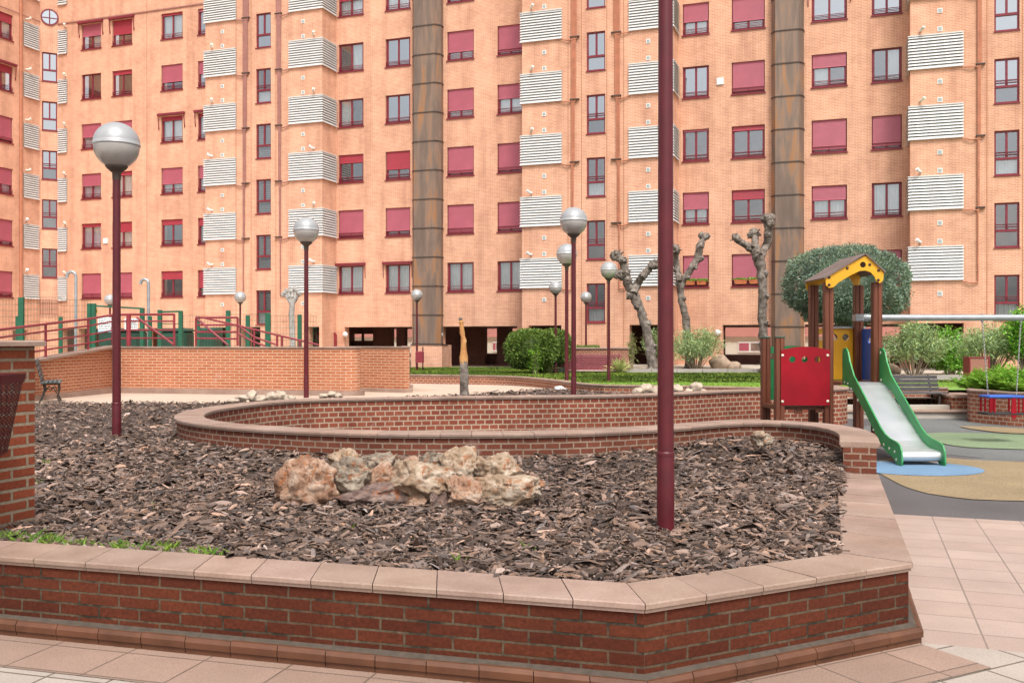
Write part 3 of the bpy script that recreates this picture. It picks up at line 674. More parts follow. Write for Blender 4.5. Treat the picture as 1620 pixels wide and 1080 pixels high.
ZG, ZT, ZS = .25, 27.5, None
ZS = E + .0304 * 25 * 1.0 + .02            # soffit of the open ground floor
def part(name, m, mats): return m.build(name, mats, bl, BO)
def wallpiece(fr, o, s0, s1, z0, z1, ops, depth=.28, mat='facade', left=None, right=None):
    m = MB(); ss = sorted({s0, s1, *[a for q in ops for a in q[:2] if s0 < a < s1]}); zz = sorted({z0, z1, *[a for q in ops for a in q[2:] if z0 < a < z1]})
    W = lambda t, d, z: fr.W(t, d - o, z)
    for a, b in zip(ss, ss[1:]):
        for c, d in zip(zz, zz[1:]):
            ms, mz = (a + b) / 2, (c + d) / 2
            if any(q[0] < ms < q[1] and q[2] < mz < q[3] for q in ops): continue
            m.quad(W(a, 0, c), W(b, 0, c), W(b, 0, d), W(a, 0, d), uv=[(a, c), (b, c), (b, d), (a, d)])
    for a, b, c, d in ops:
        D = depth if c > z0 + .1 else .5
        m.quad(W(a, 0, c), W(a, 0, d), W(a, D, d), W(a, D, c), uv=[(a, c), (a, d), (a + D, d), (a + D, c)])
        m.quad(W(b, 0, d), W(b, 0, c), W(b, D, c), W(b, D, d), uv=[(b, d), (b, c), (b + D, c), (b + D, d)])
        m.quad(W(a, 0, d), W(b, 0, d), W(b, D, d), W(a, D, d)); 
        if c > z0 + .1: m.quad(W(b, 0, c), W(a, 0, c), W(a, D, c), W(b, D, c))
    for side, t in ((left, s0), (right, s1)):
        if side:
            q = [W(t, 0, z0), W(t, side, z0), W(t, side, z1), W(t, 0, z1)]; u = [(0, z0), (side, z0), (side, z1), (0, z1)]
            if t == s0: q, u = q[::-1], u[::-1]
            m.quad(*q, uv=u)
    return part('wall', m, M[mat])
BOF = 1.5
b1L, b1R = MF.s(325, BOF), MF.s(509.5, BOF)
b2L, b2R = MF.s(826, BOF), MF.s(1064, BOF)
b3L, b3R = MF.s(1440, BOF), MF.s(1440, BOF) + 7.4
HS = [E + (80.6 + 93.4 * n) * Y0 / F for n in range(8)]                # window foot heights
WH = 1.50
cache = {}
def cached(key, fn):
    if key not in cache: cache[key] = fn()
    return cache[key]
def slats(m, w, z0, z1, y, p, tilt=.012):
    n = max(1, int((z1 - z0) / p))
    for k in range(n):
        a, b = z0 + (z1 - z0) * k / n, z0 + (z1 - z0) * (k + 1) / n
        m.quad((.05, y - tilt, a), (w - .05, y - tilt, a), (w - .05, y, b), (.05, y, b)); m.quad((.05, y, a), (w - .05, y, a), (w - .05, y - tilt, a), (.05, y - tilt, a))
def f_frame(w, h):
    m = MB(); y0, y1 = .10, .17
    m.box(0, .07, y0, y1, 0, h).box(w - .07, w, y0, y1, 0, h).box(.07, w - .07, y0, y1, 0, .09).box(.07, w - .07, y0, y1, h - .07, h)
    m.box(w / 2 - .05, w / 2 + .05, y0 + .01, y1 - .01, .09, h - .07); m.box(.07, .12, y0 + .015, y1 - .005, .09, h - .07).box(w - .12, w - .07, y0 + .015, y1 - .005, .09, h - .07)
    m.box(-.04, w + .04, -.05, .10, -.06, -.003); return m.mesh('window', M['maroon'])
def f_tall(w, h, zm):
    m = MB(); y0, y1 = .08, .15
    m.box(0, .07, y0, y1, 0, h).box(w - .07, w, y0, y1, 0, h).box(.07, w - .07, y0, y1, 0, .07).box(.07, w - .07, y0, y1, h - .07, h).box(.07, w - .07, y0 - .03, y1, zm - .05, zm + .05)
    m.box(w / 2 - .045, w / 2 + .045, y0 + .005, y1 - .01, zm + .05, h - .07); m.box(-.03, w + .03, -.04, .08, -.05, -.003); return m.mesh('window', M['maroon'])
def f_pane(w, h, y=.135, z0=.05): return MB().quad((.04, y, z0), (w - .04, y, z0), (w - .04, y, h - .04), (.04, y, h - .04)).mesh('pane', M['glass'])
def f_shut(w, h, fr, mat):
    m = MB(); z0 = h - fr * (h - .10); slats(m, w, z0, h - .005, .075, .052); m.box(.04, w - .04, .05, .08, z0 - .035, z0 - .002); return m.mesh('shutter', M[mat])
def f_rail(w, three=False):
    m = MB()
    for z in ((.12, .24, .36) if three else (.14, .27)): m.bar((0, .03, z), (w, .03, z), .028)
    for x in (.015, w / 2, w - .015): m.bar((x, .035, .0), (x, .035, .28), .022)
    return m.mesh('guard_rail', M['maroon'])
def f_curt(w, h, half=0):
    m = MB(); n = 36; x0 = .05; x1 = w - .05
    if half: x1 = w * .48 if half == 1 else x1; x0 = w * .52 if half == 2 else x0
    xs = [x0 + (x1 - x0) * k / n for k in range(n + 1)]; ys = [.24 + .022 * math.sin(k * 1.9) + .012 * math.sin(k * .7) for k in range(n + 1)]
    for k in range(n): m.quad((xs[k], ys[k], .02), (xs[k + 1], ys[k + 1], .02), (xs[k + 1], ys[k + 1], h), (xs[k], ys[k], h))
    return m.mesh('curtain', M['curtain'])
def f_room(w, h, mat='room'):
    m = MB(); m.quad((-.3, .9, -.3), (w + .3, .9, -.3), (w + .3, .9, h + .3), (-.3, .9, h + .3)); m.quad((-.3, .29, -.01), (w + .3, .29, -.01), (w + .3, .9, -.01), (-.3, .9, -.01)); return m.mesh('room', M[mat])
def f_awn(w):
    m = MB(); m.bar((-.18, -.10, WH + .10), (w + .18, -.10, WH + .10), .15, .13)
    for x in (-.15, w + .15): m.bar((x, -.10, WH + .06), (x, -.03, WH - .75), .03); m.bar((x, -.02, WH - .75), (x, .0, WH - .6), .05)
    return m.mesh('awning', M['maroon'])
def f_blind(w, z0, z1):
    m = MB(); n = int((z1 - z0) / .11)
    for k in range(n):
        z = z0 + k * .11; m.quad((.08, .20, z), (w - .08, .20, z), (w - .08, .26, z + .075), (.08, .26, z + .075))
    return m.mesh('blind', M['blind'])
def win(fr, o, s0, z0, w, frac=0.0, look='c', awn=False, red=False, rail=True, pots=False, cass=False):
    """look: c curtain, d dark, k coated glass reflecting the sky, h half curtain"""
    w = round(w, 2); root = link('window', cached(('f', w), lambda: f_frame(w, WH)), bl, Vector(fr.W(s0, -o, z0)) - Vector(BO), fr.ang)
    if frac < .97:
        pm = cached(('p', w), lambda: f_pane(w, WH)); p = link('pane', pm, root)
        if look == 'k': p.data = cached(('pk', w), lambda: (lambda q: (q.materials.clear(), q.materials.append(M['glass_coated']), q)[2])(pm.copy()))
        rm = random.choice(('room', 'room', 'room_brown_refl', 'room_dim')); link('room', cached(('r', w, rm), lambda: f_room(w, WH, rm)), root)
        if look == 'd' and frac < .2 and random.random() < .4: look = 'h'
        if look == 'c': link('curtain', cached(('c', w), lambda: f_curt(w, WH)), root)
        if look == 'h': hf = random.choice((1, 2)); link('curtain', cached(('ch', w, hf), lambda: f_curt(w, WH, hf)), root)
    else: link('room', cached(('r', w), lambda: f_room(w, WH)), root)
    if frac > .01:
        fr_ = round(frac, 2); mt = 'shutter_red' if red else 'shutter'; link('shutter', cached(('s', w, fr_, mt), lambda: f_shut(w, WH, fr_, mt)), root)
    if rail: link('guard_rail', cached(('g', w), lambda: f_rail(w)), root)
    if awn: link('awning', cached(('a', w), lambda: f_awn(w)), root)
    if cass: link('awning', cached(('as', w), lambda: MB().bar((-.14, -.09, WH + .07), (w + .14, -.09, WH + .07), .14, .13).bar((-.12, -.06, WH), (-.12, -.03, WH - .7), .025).bar((w + .12, -.06, WH), (w + .12, -.03, WH - .7), .025).mesh('awning', M['maroon'])), root)
    return root
main_ops, C = [], []
def col(x0, x1, rows, o=0, fr=MF, ops=main_ops, nudge=0.0):
    s0, s1 = fr.s(x0, o), fr.s(x1, o)
    for n, spec in rows.items():
        ops.append((s0, s1, HS[n] + nudge, HS[n] + nudge + WH)); win(fr, o, s0, HS[n] + nudge, s1 - s0, **spec)
d_ = lambda f=0, l='c', **k: dict(frac=f, look=l, **k)
col(129, 160, {5: d_(.5, 'h', awn=True), 4: d_(0, 'd'), 3: d_(.55), 2: d_(.5), 1: d_(.12, 'c', red=True), 0: d_(1)})
col(177.5, 209, {5: d_(.6, 'd', awn=True, red=True), 4: d_(.16, 'd', red=True), 3: d_(.5), 2: d_(.15, red=True), 1: d_(.4, red=True), 0: d_(1)})
col(255, 289, {5: d_(.08, red=True), 4: d_(.7, 'd'), 3: d_(.16, 'c', awn=True, red=True), 2: d_(.65), 1: d_(.2, 'k', red=True), 0: d_(.32, 'd', red=True)})
col(313, 341, {5: d_(.1, 'k'), 4: d_(.5, 'k'), 3: d_(.12, 'c', awn=True, red=True), 2: d_(.5), 1: d_(.3, red=True), 0: d_(.7, red=True)})
col(535.5, 575, {5: d_(.45, red=True), 4: d_(0, 'h'), 3: d_(0, 'h'), 2: d_(.3, 'd', red=True), 1: d_(.97), 0: d_(0, cass=True)})
col(610, 649, {5: d_(0), 4: d_(0, 'k'), 3: d_(0, 'k'), 2: d_(.66, 'd', red=True), 1: d_(.86, 'd'), 0: d_(0, cass=True)})
col(707.5, 749.5, {5: d_(.9), 4: d_(.75), 3: d_(.78), 2: d_(.95), 1: d_(1), 0: d_(0)})
col(787, 828, {5: d_(.95), 4: d_(.92, 'd'), 3: d_(.5), 2: d_(.95), 1: d_(.96), 0: d_(0, red=True)})
col(1080, 1121.5, {5: d_(.9), 4: d_(.6), 3: d_(0, 'k'), 2: d_(.05, 'd'), 1: d_(.55), 0: d_(.82, 'd')})
col(1157.5, 1210, {5: d_(.9), 4: d_(.76), 3: d_(.96), 2: d_(.14, 'd', red=True), 1: d_(.3, 'd', red=True), 0: d_(.84, 'd')})
col(1284, 1340, {5: d_(.5), 4: d_(0, 'k', awn=True), 3: d_(.42, 'h'), 2: d_(.93), 1: d_(.45), 0: d_(.9)})
col(1379, 1427, {5: d_(.5), 4: d_(0, 'k'), 3: d_(0, 'h'), 2: d_(.93), 1: d_(0), 0: d_(1)})
# flower boxes on the two lowest shutters
for xa, xb in ((1083, 1119), (1160, 1207)):
    for k in range(2):
        t0 = (k + .06) / 2; t1 = (k + .94) / 2; sA, sB = MF.s(xa + (xb - xa) * t0), MF.s(xa + (xb - xa) * t1); zb = HS[0] + .10
        m = MB(); q = [(sA + .04, -.06), (sB - .04, -.06), (sB - .04, .08), (sA + .04, .08)]; r = [(sA, -.09), (sB, -.09), (sB, .1), (sA, .1)]
        vs = [MF.W(a, b, zb) for a, b in q] + [MF.W(a, b, zb + .2) for a, b in r]
        m.add(vs, [(3, 2, 1, 0), (4, 5, 6, 7)] + [(i, (i + 1) % 4, 4 + (i + 1) % 4, 4 + i) for i in range(4)])
        fb = m.mesh('flower_box', M['terracotta'], vs[0]); o = link('flower_box', fb, None, vs[0])
        tag(o, ('terracotta flower box with %s on the sill of the %s low maroon shutter' % (('red flowers', 'green shoots')[k], 'narrow' if xa < 1100 else 'wide')), 'flower box', 'flower boxes on the low sills')
        nn = 140; P = np.array([MF.W(rng.uniform(sA, sB), rng.uniform(-.08, .09), zb + .18) for _ in range(nn)]); L = leaves(P, rng.normal(0, .6, (nn, 3)) + [0, 0, 1], rng.uniform(.08, .2, nn), rng.uniform(.04, .07, nn), .2)
        cut('leaves', L, M['leaf_bright'], tints(nn), o, vs[0])
# ground-floor openings on the main plane
def op(x0, x1, o=0, z=None): return (MF.s(x0, o), MF.s(x1, o), ZG, z or ZS)
OPN_L = [op(97, 118), op(124, 214), op(233, 292)]
OPN_M = [op(545, 652), op(699, 818)]
OPN_R = [op(1143, 1219), op(1273, 1424)]
wallpiece(MF, 0, cs, b1L, ZG, ZT, [q for q in main_ops if q[1] < b1L + .3] + OPN_L)
wallpiece(MF, 0, b1R, b2L, ZG, ZT, [q for q in main_ops if b1R < q[0] < b2L] + OPN_M)
wallpiece(MF, 0, b2R, b3L, ZG, ZT, [q for q in main_ops if b2R < q[0] < b3L] + OPN_R)
# moulding and parapet line high on the left
m = MB(); zm_ = E + 533 * .02998 * 1.0715 / .8868
m.quad(MF.W(cs, -.05, zm_), MF.W(b1L, -.05, zm_), MF.W(b1L, -.05, zm_ + .07), MF.W(cs, -.05, zm_ + .07)).quad(MF.W(cs, 0, zm_), MF.W(b1L, 0, zm_), MF.W(b1L, -.05, zm_), MF.W(cs, -.05, zm_))
m.quad(WG.W(-8, -.05, zm_), WG.W(0, -.05, zm_), WG.W(0, -.05, zm_ + .07), WG.W(-8, -.05, zm_ + .07))
part('moulding', m, M['pipe_dark'])
# bays with tall window strips
TZ0, TH_, TZM = .93 + E - .02, 1.86, .70
PITCH = HS[1] - HS[0]
def tall(fr, o, x0, x1, looks, ops, z0s=None, h=TH_, zm=TZM):
    s0, s1 = fr.s(x0, o), fr.s(x1, o); w_ = round(s1 - s0, 2)
    for n, lk in looks.items():
        z0 = TZ0 + PITCH * n if z0s is None else z0s[n]; ops.append((s0, s1, z0, z0 + h))
        r = link('stair_window' if fr is CH else 'landing_window', cached(('t', w_, h), lambda: f_tall(w_, h, zm)), bl, Vector(fr.W(s0, -o, z0)) - Vector(BO), fr.ang)
        for nm, za, zb in (('pane', zm, h), ('pane', 0.0, zm + .04)):
            mt = 'glass_coated' if (lk == 'k' or (lk == 'm' and za > 0)) else 'glass'
            link(nm, cached(('tp', w_, za, h, mt), lambda: MB().quad((.04, .125, za + .04), (w_ - .04, .125, za + .04), (w_ - .04, .125, zb - .04), (.04, .125, zb - .04)).mesh('pane', M[mt])), r)
        rm = random.choice(('room', 'room_brown_refl', 'room_dim')); link('room', cached(('tr', w_, h, rm), lambda: f_room(w_, h, rm)), r)
        if lk == 'b': link('blind', cached(('tb', w_), lambda: f_blind(w_, zm + .1, h - .08)), r); link('blind', cached(('tb2', w_), lambda: f_blind(w_, .08, zm - .08)), r)
        if lk == 'B': link('blind', cached(('tb', w_), lambda: f_blind(w_, zm + .1, h - .08)), r); link('curtain', cached(('tcl', w_), lambda: f_curt(w_, zm - .05)), r)
        if lk in 'dm': 
            link('guard_rail', cached(('tg', w_, h), lambda: MB().bar((.05, .05, zm + .16), (w_ - .05, .05, zm + .16), .025).bar((.05, .05, zm + .26), (w_ - .05, .05, zm + .26), .025).mesh('guard_rail', M['maroon'])), r)
        if fr is not CH and lk == 'd' and n % 2 == 0: link('curtain', cached(('tc', w_), lambda: f_curt(w_, zm - .05)), r)
bays = [(b1L, b1R, (405, 428.5), {6: 'k', 5: 'k', 4: 'd', 3: 'b', 2: 'b', 1: 'b', 0: 'B'}, [op(333, 358, BOF), op(380, 412, BOF), op(487, 505, BOF)]),
        (b2L, b2R, (928, 957.5), {6: 'k', 5: 'k', 4: 'k', 3: 'm', 2: 'd', 1: 'd', 0: 'd'}, [op(836, 888, BOF), op(996, 1058, BOF)]),
        (b3L, b3R, (1573, 1613), {6: 'k', 5: 'k', 4: 'k', 3: 'm', 2: 'd', 1: 'd', 0: 'd'}, [(b3L + .05, MF.s(1525, BOF), ZG, ZS)])]
for bi, (sl_, sr_, (xa, xb), looks, gops) in enumerate(bays):
    ops = list(gops); tall(MF, BOF, xa, xb, looks, ops); wallpiece(MF, BOF, sl_, sr_, ZG, ZT, ops, left=BOF, right=BOF)
# louvred screens
def f_louvre(w, h, right=0.0, left=0.0, d=.10):
    m = MB(); n = 11; bk = MB()
    def path(off): 
        p = []
        if left: p.append((-off, left))
        p += [(-off if left else 0, -off), (w + off if right else w, -off)]
        if right: p.append((w + off, right))
        return p
    po, pi = path(d), path(d - .05); pb = path(.012)
    for k in range(n):
        z0, z1 = h * k / n + .02, h * (k + .70) / n + .02
        for (a, b, c, e) in zip(po, po[1:], pi, pi[1:]):
            m.quad((*a, z0), (*b, z0), (*e, z1), (*c, z1)); m.quad((*c, z0), (*e, z0), (*b, z0), (*a, z0))
        if not left: m.add([(*po[0], z0), (*pi[0], z1), (*pi[0], z0)], [(0, 1, 2)])
        if not right: m.add([(*po[-1], z0), (*pi[-1], z0), (*pi[-1], z1)], [(0, 1, 2)])
    for a, b in zip(pb, pb[1:]): m.quad((*a, 0), (*b, 0), (*b, h), (*a, h), mi=1)
    for a, b, c, e in zip(po, po[1:], pb, pb[1:]):
        m.quad((*c, 0), (*e, 0), (*b, 0), (*a, 0)); m.quad((*a, h + .02), (*b, h + .02), (*e, h + .02), (*c, h + .02)); m.quad((*a, h - .03), (*b, h - .03), (*b, h + .02), (*a, h + .02)); m.quad((*a, -.02), (*b, -.02), (*b, .03), (*a, .03))
    return m.mesh('louvre_screen', [M['louvre'], M['louvre_dark']])
LZ = HS[0] + .02; LH = 1.42
def louvres(fr, o, x0, x1, rng_, key, z0=LZ, h=LH, right=0, left=0, s0=None, s1=None, flue=None, vents=None):
    a = fr.s(x0, o) if s0 is None else s0; b = fr.s(x1, o) if s1 is None else s1; me = f_louvre(b - a, h, right, left)
    for n in rng_:
        link('louvre_screen', me, bl, Vector(fr.W(a, -o, z0 + PITCH * n)) - Vector(BO), fr.ang)
        if flue is not None:
            t = fr.s(flue, o); L = Vector(fr.W(t, -o, z0 + h + PITCH * n)) - Vector(BO)
            dx = random.choice((-.12, .12, .1)); fm = cached(('fl', dx), lambda: MB().tube([(0, .05, .22), (0, -.12, .2), (dx * .5, -.2, .22), (dx, -.24, .27)], .055, 8).tube([(dx * .9, -.23, .26), (dx * 1.3, -.27, .31)], .075, 8).mesh('flue', random.choice((M['white'], M['cream']))))
            link('flue', fm, bl, L, fr.ang)
        if vents is not None:
            t = fr.s(vents, o)
            for zz in (z0 + PITCH * n - .58, z0 + PITCH * n + h + .22):
                vm = cached('vent', lambda: MB().box(-.10, .10, -.025, 0, -.10, .10, 0).box(-.07, .07, -.03, -.026, -.07, .07, 1).mesh('vent', [M['white'], M['vent']]))
                link('vent', vm, bl, Vector(fr.W(t, -o, zz)) - Vector(BO), fr.ang)
R6 = range(0, 7)
louvres(MF, BOF, 325, 374, R6, 0, left=1.4, s0=b1L, flue=336, vents=352)
louvres(MF, BOF, 457.5, 509, R6, 0, right=1.4, s1=b1R, flue=497, vents=479.5)
louvres(MF, BOF, 826, 889, R6, 0, left=1.4, s0=b2L, flue=841, vents=861)
louvres(MF, BOF, 995, 1064, R6, 0, right=1.4, s1=b2R, flue=1050, vents=1025.5)
louvres(MF, BOF, 1440, 1524, R6, 0, left=1.4, s0=b3L, flue=1456, vents=1487)
# pipe runs beside the tall windows
for bi, (xs_, xl, sgn) in enumerate((((385, 394), 374, 1), ((437.5, 445), 457.5, -1), ((904, 915), 889, 1), ((969, 981), 995, -1), ((1546, 1556), 1524, 1))):
    mat = M['pipe_dark'] if bi < 2 else M['pipe']; a, b = MF.s(xs_[0], BOF), MF.s(xs_[1], BOF); npipe = 6
    for k in range(npipe):
        t = a + (b - a) * (k + .5) / npipe; fl = k if sgn > 0 else npipe - 1 - k; zb = LZ - .12 + PITCH * fl
        part('gas_pipe', MB().tube([MF.W(t, -BOF - .06, zb), MF.W(t, -BOF - .06, ZT - .3)], .034, 6), mat)
        tx = MF.s(xl, BOF)
        part('branch_pipe', MB().tube([MF.W(t, -BOF - .06, zb), MF.W((t + tx) / 2, -BOF - .09, zb + (.02 if k % 2 else -.03)), MF.W(tx, -BOF - .06, zb + .05)], .03, 6), mat)
    for n in range(0, 7):
        if n: part('pipe_bracket', MB().bar(MF.W(a - .06, -BOF - .05, LZ + .42 + PITCH * n - PITCH * .14), MF.W(b + .06, -BOF - .05, LZ + .42 + PITCH * n - PITCH * .14), .14, .05), M['duct_flange'])
# shallow vertical grooves beside the tall window strips
for x in (373, 397, 436, 898, 919.5, 959.5, 986, 1560.5, 1617):
    t = MF.s(x, BOF); part('expansion_joint', MB().quad(MF.W(t, -BOF - .004, ZG), MF.W(t + .035, -BOF - .004, ZG), MF.W(t + .035, -BOF - .004, ZT), MF.W(t, -BOF - .004, ZT)), M['joint'])
t = MF.s(232); part('expansion_joint', MB().quad(MF.W(t, -.004, ZG), MF.W(t + .035, -.004, ZG), MF.W(t + .035, -.004, ZT), MF.W(t, -.004, ZT)), M['joint'])
# metal exhaust ducts
def duct(xa, xb, zb):
    s0, s1 = MF.s(xa, .35), MF.s(xb, .35); c = (s0 + s1) / 2; h = (s1 - s0) / 2; o0 = MF.W(c, -.3, zb)
    plan = [(-h, 0), (-h, -.30), (-h * .74, -.58), (h * .74, -.58), (h, -.30), (h, 0)]
    seg = 1.50; root = None; z = zb; k = 0
    body = MB(); pl_ = [MF.W(c + a, b, 0)[:2] for a, b in plan]; body.prism(pl_, zb, ZT - .2)
    root = body.build('exhaust_duct', M['duct'], bl, BO)
    p2 = [MF.W(c + a * 1.035, b * 1.05, 0)[:2] for a, b in plan]
    z = zb
    while z < ZT - 1:
        MB().prism(p2, z, z + .05).build('flange', M['duct_flange'], root, BO); z += seg
duct(652, 697, 1.45); duct(1220.5, 1271.5, .75)
m = MB(); a, b = MF.s(650, .75), MF.s(699, .75); m.prism([MF.W(t, d, 0)[:2] for t, d in ((a, -.75), (b, -.75), (b, .5), (a, .5))], ZG, 1.42); part('pier', m, M['facade'])
m = MB(); m.prism([MF.W(t, d, 0)[:2] for t, d in ((a - .03, -.79), (b + .03, -.79), (b + .03, .0), (a - .03, .0))], 1.42, 1.455); part('pier_cap', m, M['duct_flange'])
m = MB(); a, b = MF.s(1219, .65), MF.s(1273, .65); m.prism([MF.W(t, d, 0)[:2] for t, d in ((a, -.65), (b, -.65), (b, .5), (a, .5))], ZG, .745); part('pier', m, M['facade'])
# chamfered stair corner and left wing
chops = []; sz = {n: E + 101 * CH.Y(78) / F + 2.98 * n for n in range(5)}
tall(CH, 0, 66.5, 90.5, {0: 'd', 1: 'd', 2: 'm', 3: 'k', 4: 'k'}, chops, sz, h=1.76, zm=.70)
wallpiece(CH, 0, c0, 0, ZG, ZT, chops, mat='facade')
cz = CH.z(79, 28); ct = CH.s(78.5); m = MB(); m.plate([(ct + .50 * math.cos(k * math.pi / 16), cz + .50 * math.sin(k * math.pi / 16)) for k in range(32)], -.06, -.02, [(ct, cz, .42)], tr=lambda p: Vector(CH.W(p.x, p.y, p.z)))
rwi = part('round_window', m, M['maroon'])
MB().plate([(ct + .43 * math.cos(k * math.pi / 16), cz + .43 * math.sin(k * math.pi / 16)) for k in range(32)], -.035, -.03, [], tr=lambda p: Vector(CH.W(p.x, p.y, p.z))).build('pane', M['glass_coated'], rwi, BO)
MB().bar(CH.W(ct, -.045, cz - .42), CH.W(ct, -.045, cz + .42), .05).bar(CH.W(ct - .42, -.045, cz - .05), CH.W(ct + .42, -.045, cz - .05), .05).build('glazing_bar', M['maroon'], rwi, BO)
wops = []
for n, sp in {5: d_(.35, red=True), 4: d_(.3, 'd', awn=True, red=True), 3: d_(.95), 2: d_(.65), 1: d_(.9), 0: d_(.92)}.items():
    s1 = WG.s(20.5); wops.append((s1 - 1.48, s1, HS[n], HS[n] + WH)); win(WG, 0, s1 - 1.48, HS[n], 1.48, **sp)
wallpiece(WG, 0, -9, 0, ZG, ZT, wops + [(-2.0, -.9, ZG, ZS - .1)])
louvres(WG, 0, 37, 62.5, R6, 0, z0=LZ - .05, h=1.42, s1=-.12, flue=41)
louvres(MF, 0, 92.5, 106.5, R6, 0, z0=LZ - .12, h=1.42, flue=104, s0=cs + .03)
part('drain_pipe', MB().tube([WG.W(WG.s(31.5), -.08, ZG), WG.W(WG.s(31.5), -.08, ZT)], .085, 8), M['pipe'])
part('window_grille', (lambda m: [m.bar(CH.W(c0 + .03 + .9 * k / 9, -.12, CH.z(78, 497)), CH.W(c0 + .03 + .9 * k / 9, -.12, CH.z(78, 475)), .016) for k in range(10)] and m.bar(CH.W(c0, -.12, CH.z(78, 475)), CH.W(0, -.12, CH.z(78, 475)), .03).bar(CH.W(c0, -.12, CH.z(78, 497)), CH.W(0, -.12, CH.z(78, 497)), .03))(MB()), M['maroon'])
# wall lamps and small fittings
for x, y in ((548, 529), (698, 529), (1136, 526)):
    t = MF.s(x); part('wall_lamp', MB().ball(MF.W(t, -.12, MF.z(x, y)), .15, 2, 0), M['white'])
for x, y in ((1139.5, 129), (167.5, 381)):
    t = MF.s(x); z = MF.z(x, y); part('intake_cover', MB().box(0, 0.001, 0, .001, 0, .001) if False else MB().prism([MF.W(a, b, 0)[:2] for a, b in ((t - .16, -.06), (t + .16, -.06), (t + .16, 0), (t - .16, 0))], z - .16, z + .16), M['white'])
# open ground floor: ceiling, back wall, pillars
DEP = 9.0
m = MB()
sL, sR = cs - 1, b3R + 6
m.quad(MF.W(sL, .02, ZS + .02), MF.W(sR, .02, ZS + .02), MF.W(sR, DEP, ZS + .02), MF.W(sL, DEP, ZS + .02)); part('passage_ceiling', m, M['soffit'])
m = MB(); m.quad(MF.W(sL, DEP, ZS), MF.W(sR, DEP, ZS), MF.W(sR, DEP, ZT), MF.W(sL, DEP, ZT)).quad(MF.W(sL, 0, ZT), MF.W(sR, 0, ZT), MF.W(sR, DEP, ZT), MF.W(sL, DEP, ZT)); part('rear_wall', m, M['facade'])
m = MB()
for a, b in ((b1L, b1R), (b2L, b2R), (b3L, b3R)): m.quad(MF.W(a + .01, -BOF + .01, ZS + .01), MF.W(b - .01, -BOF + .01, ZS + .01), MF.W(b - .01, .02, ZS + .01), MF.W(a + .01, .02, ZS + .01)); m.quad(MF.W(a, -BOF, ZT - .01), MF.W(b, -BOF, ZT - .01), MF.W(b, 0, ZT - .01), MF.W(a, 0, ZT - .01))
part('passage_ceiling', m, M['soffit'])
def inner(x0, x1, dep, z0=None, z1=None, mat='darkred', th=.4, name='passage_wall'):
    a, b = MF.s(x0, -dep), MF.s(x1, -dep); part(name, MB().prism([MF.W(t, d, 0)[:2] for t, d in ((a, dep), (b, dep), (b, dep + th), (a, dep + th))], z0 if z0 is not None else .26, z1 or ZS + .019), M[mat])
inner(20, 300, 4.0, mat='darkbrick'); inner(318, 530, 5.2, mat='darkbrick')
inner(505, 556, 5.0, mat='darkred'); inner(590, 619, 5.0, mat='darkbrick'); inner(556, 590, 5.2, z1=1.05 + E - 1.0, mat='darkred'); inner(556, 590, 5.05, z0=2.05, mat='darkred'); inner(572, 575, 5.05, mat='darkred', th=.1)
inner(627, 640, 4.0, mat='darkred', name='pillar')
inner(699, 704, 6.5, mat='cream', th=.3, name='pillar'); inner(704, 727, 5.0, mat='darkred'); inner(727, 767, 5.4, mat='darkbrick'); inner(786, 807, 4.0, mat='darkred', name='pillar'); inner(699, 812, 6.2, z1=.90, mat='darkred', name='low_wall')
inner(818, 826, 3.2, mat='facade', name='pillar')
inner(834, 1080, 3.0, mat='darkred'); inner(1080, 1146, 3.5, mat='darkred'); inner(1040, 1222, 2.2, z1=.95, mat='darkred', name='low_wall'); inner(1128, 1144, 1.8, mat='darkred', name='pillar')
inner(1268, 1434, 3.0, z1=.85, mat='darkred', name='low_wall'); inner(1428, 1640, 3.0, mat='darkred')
# entrance door in the left bay
a, b = MF.s(499, BOF - 1.2), MF.s(530, BOF - 1.2)
m = MB(); ds = a
for k in range(3):
    t = a + (b - a) * k / 2; m.prism([MF.W(q, d, 0)[:2] for q, d in ((t - .06, -.3), (t + .06, -.3), (t + .06, -.2), (t - .06, -.2))], .26, 2.0)
m.prism([MF.W(q, d, 0)[:2] for q, d in ((a, -.3), (b, -.3), (b, -.2), (a, -.2))], 1.95, 2.08)
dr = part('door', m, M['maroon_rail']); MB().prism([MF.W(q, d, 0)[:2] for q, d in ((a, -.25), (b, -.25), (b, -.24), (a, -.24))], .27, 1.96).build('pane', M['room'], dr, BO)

# the pale building beyond the passages
BK = Fr(*MF.W(0, 27, 0)[:2], COS, -SIN); bo2 = BK.W(0, 0, .27)
b2 = thing('rear_building', bo2, 'pale building with a pink band glimpsed through the open ground floor', 'building')
def bq(name, m, mat): return m.build(name, M[mat], b2, bo2)
sa, sb = -34, 42
zA, zB = BK.z(810, 533), BK.z(810, 524)
ops = []
wx = [(741, 756), (780, 790), (1168, 1205), (652, 662), (1230, 1262), (1300, 1335), (1362, 1398), (880, 905), (600, 612)]
zc, zd = BK.z(810, 556), BK.z(810, 540)
m = MB(); m.prism([BK.W(t, d, 0)[:2] for t, d in ((sa, 0), (sb, 0), (sb, 6), (sa, 6))], .27, zA); bq('wall', m, 'cream')
m = MB(); m.prism([BK.W(t, d, 0)[:2] for t, d in ((sa, -.25), (sb, -.25), (sb, 6), (sa, 6))], zA, zB + .8); bq('pink_band', m, 'pink')
m = MB(); m.prism([BK.W(t, d, 0)[:2] for t, d in ((sa, 0), (sb, 0), (sb, 6), (sa, 6))], zB + .8, 14); bq('wall', m, 'cream')
m = MB(); m.prism([BK.W(t, d, 0)[:2] for t, d in ((sa, -.12), (sb, -.12), (sb, 0), (sa, 0))], .27, BK.z(810, 559)); bq('plinth', m, 'darkred')
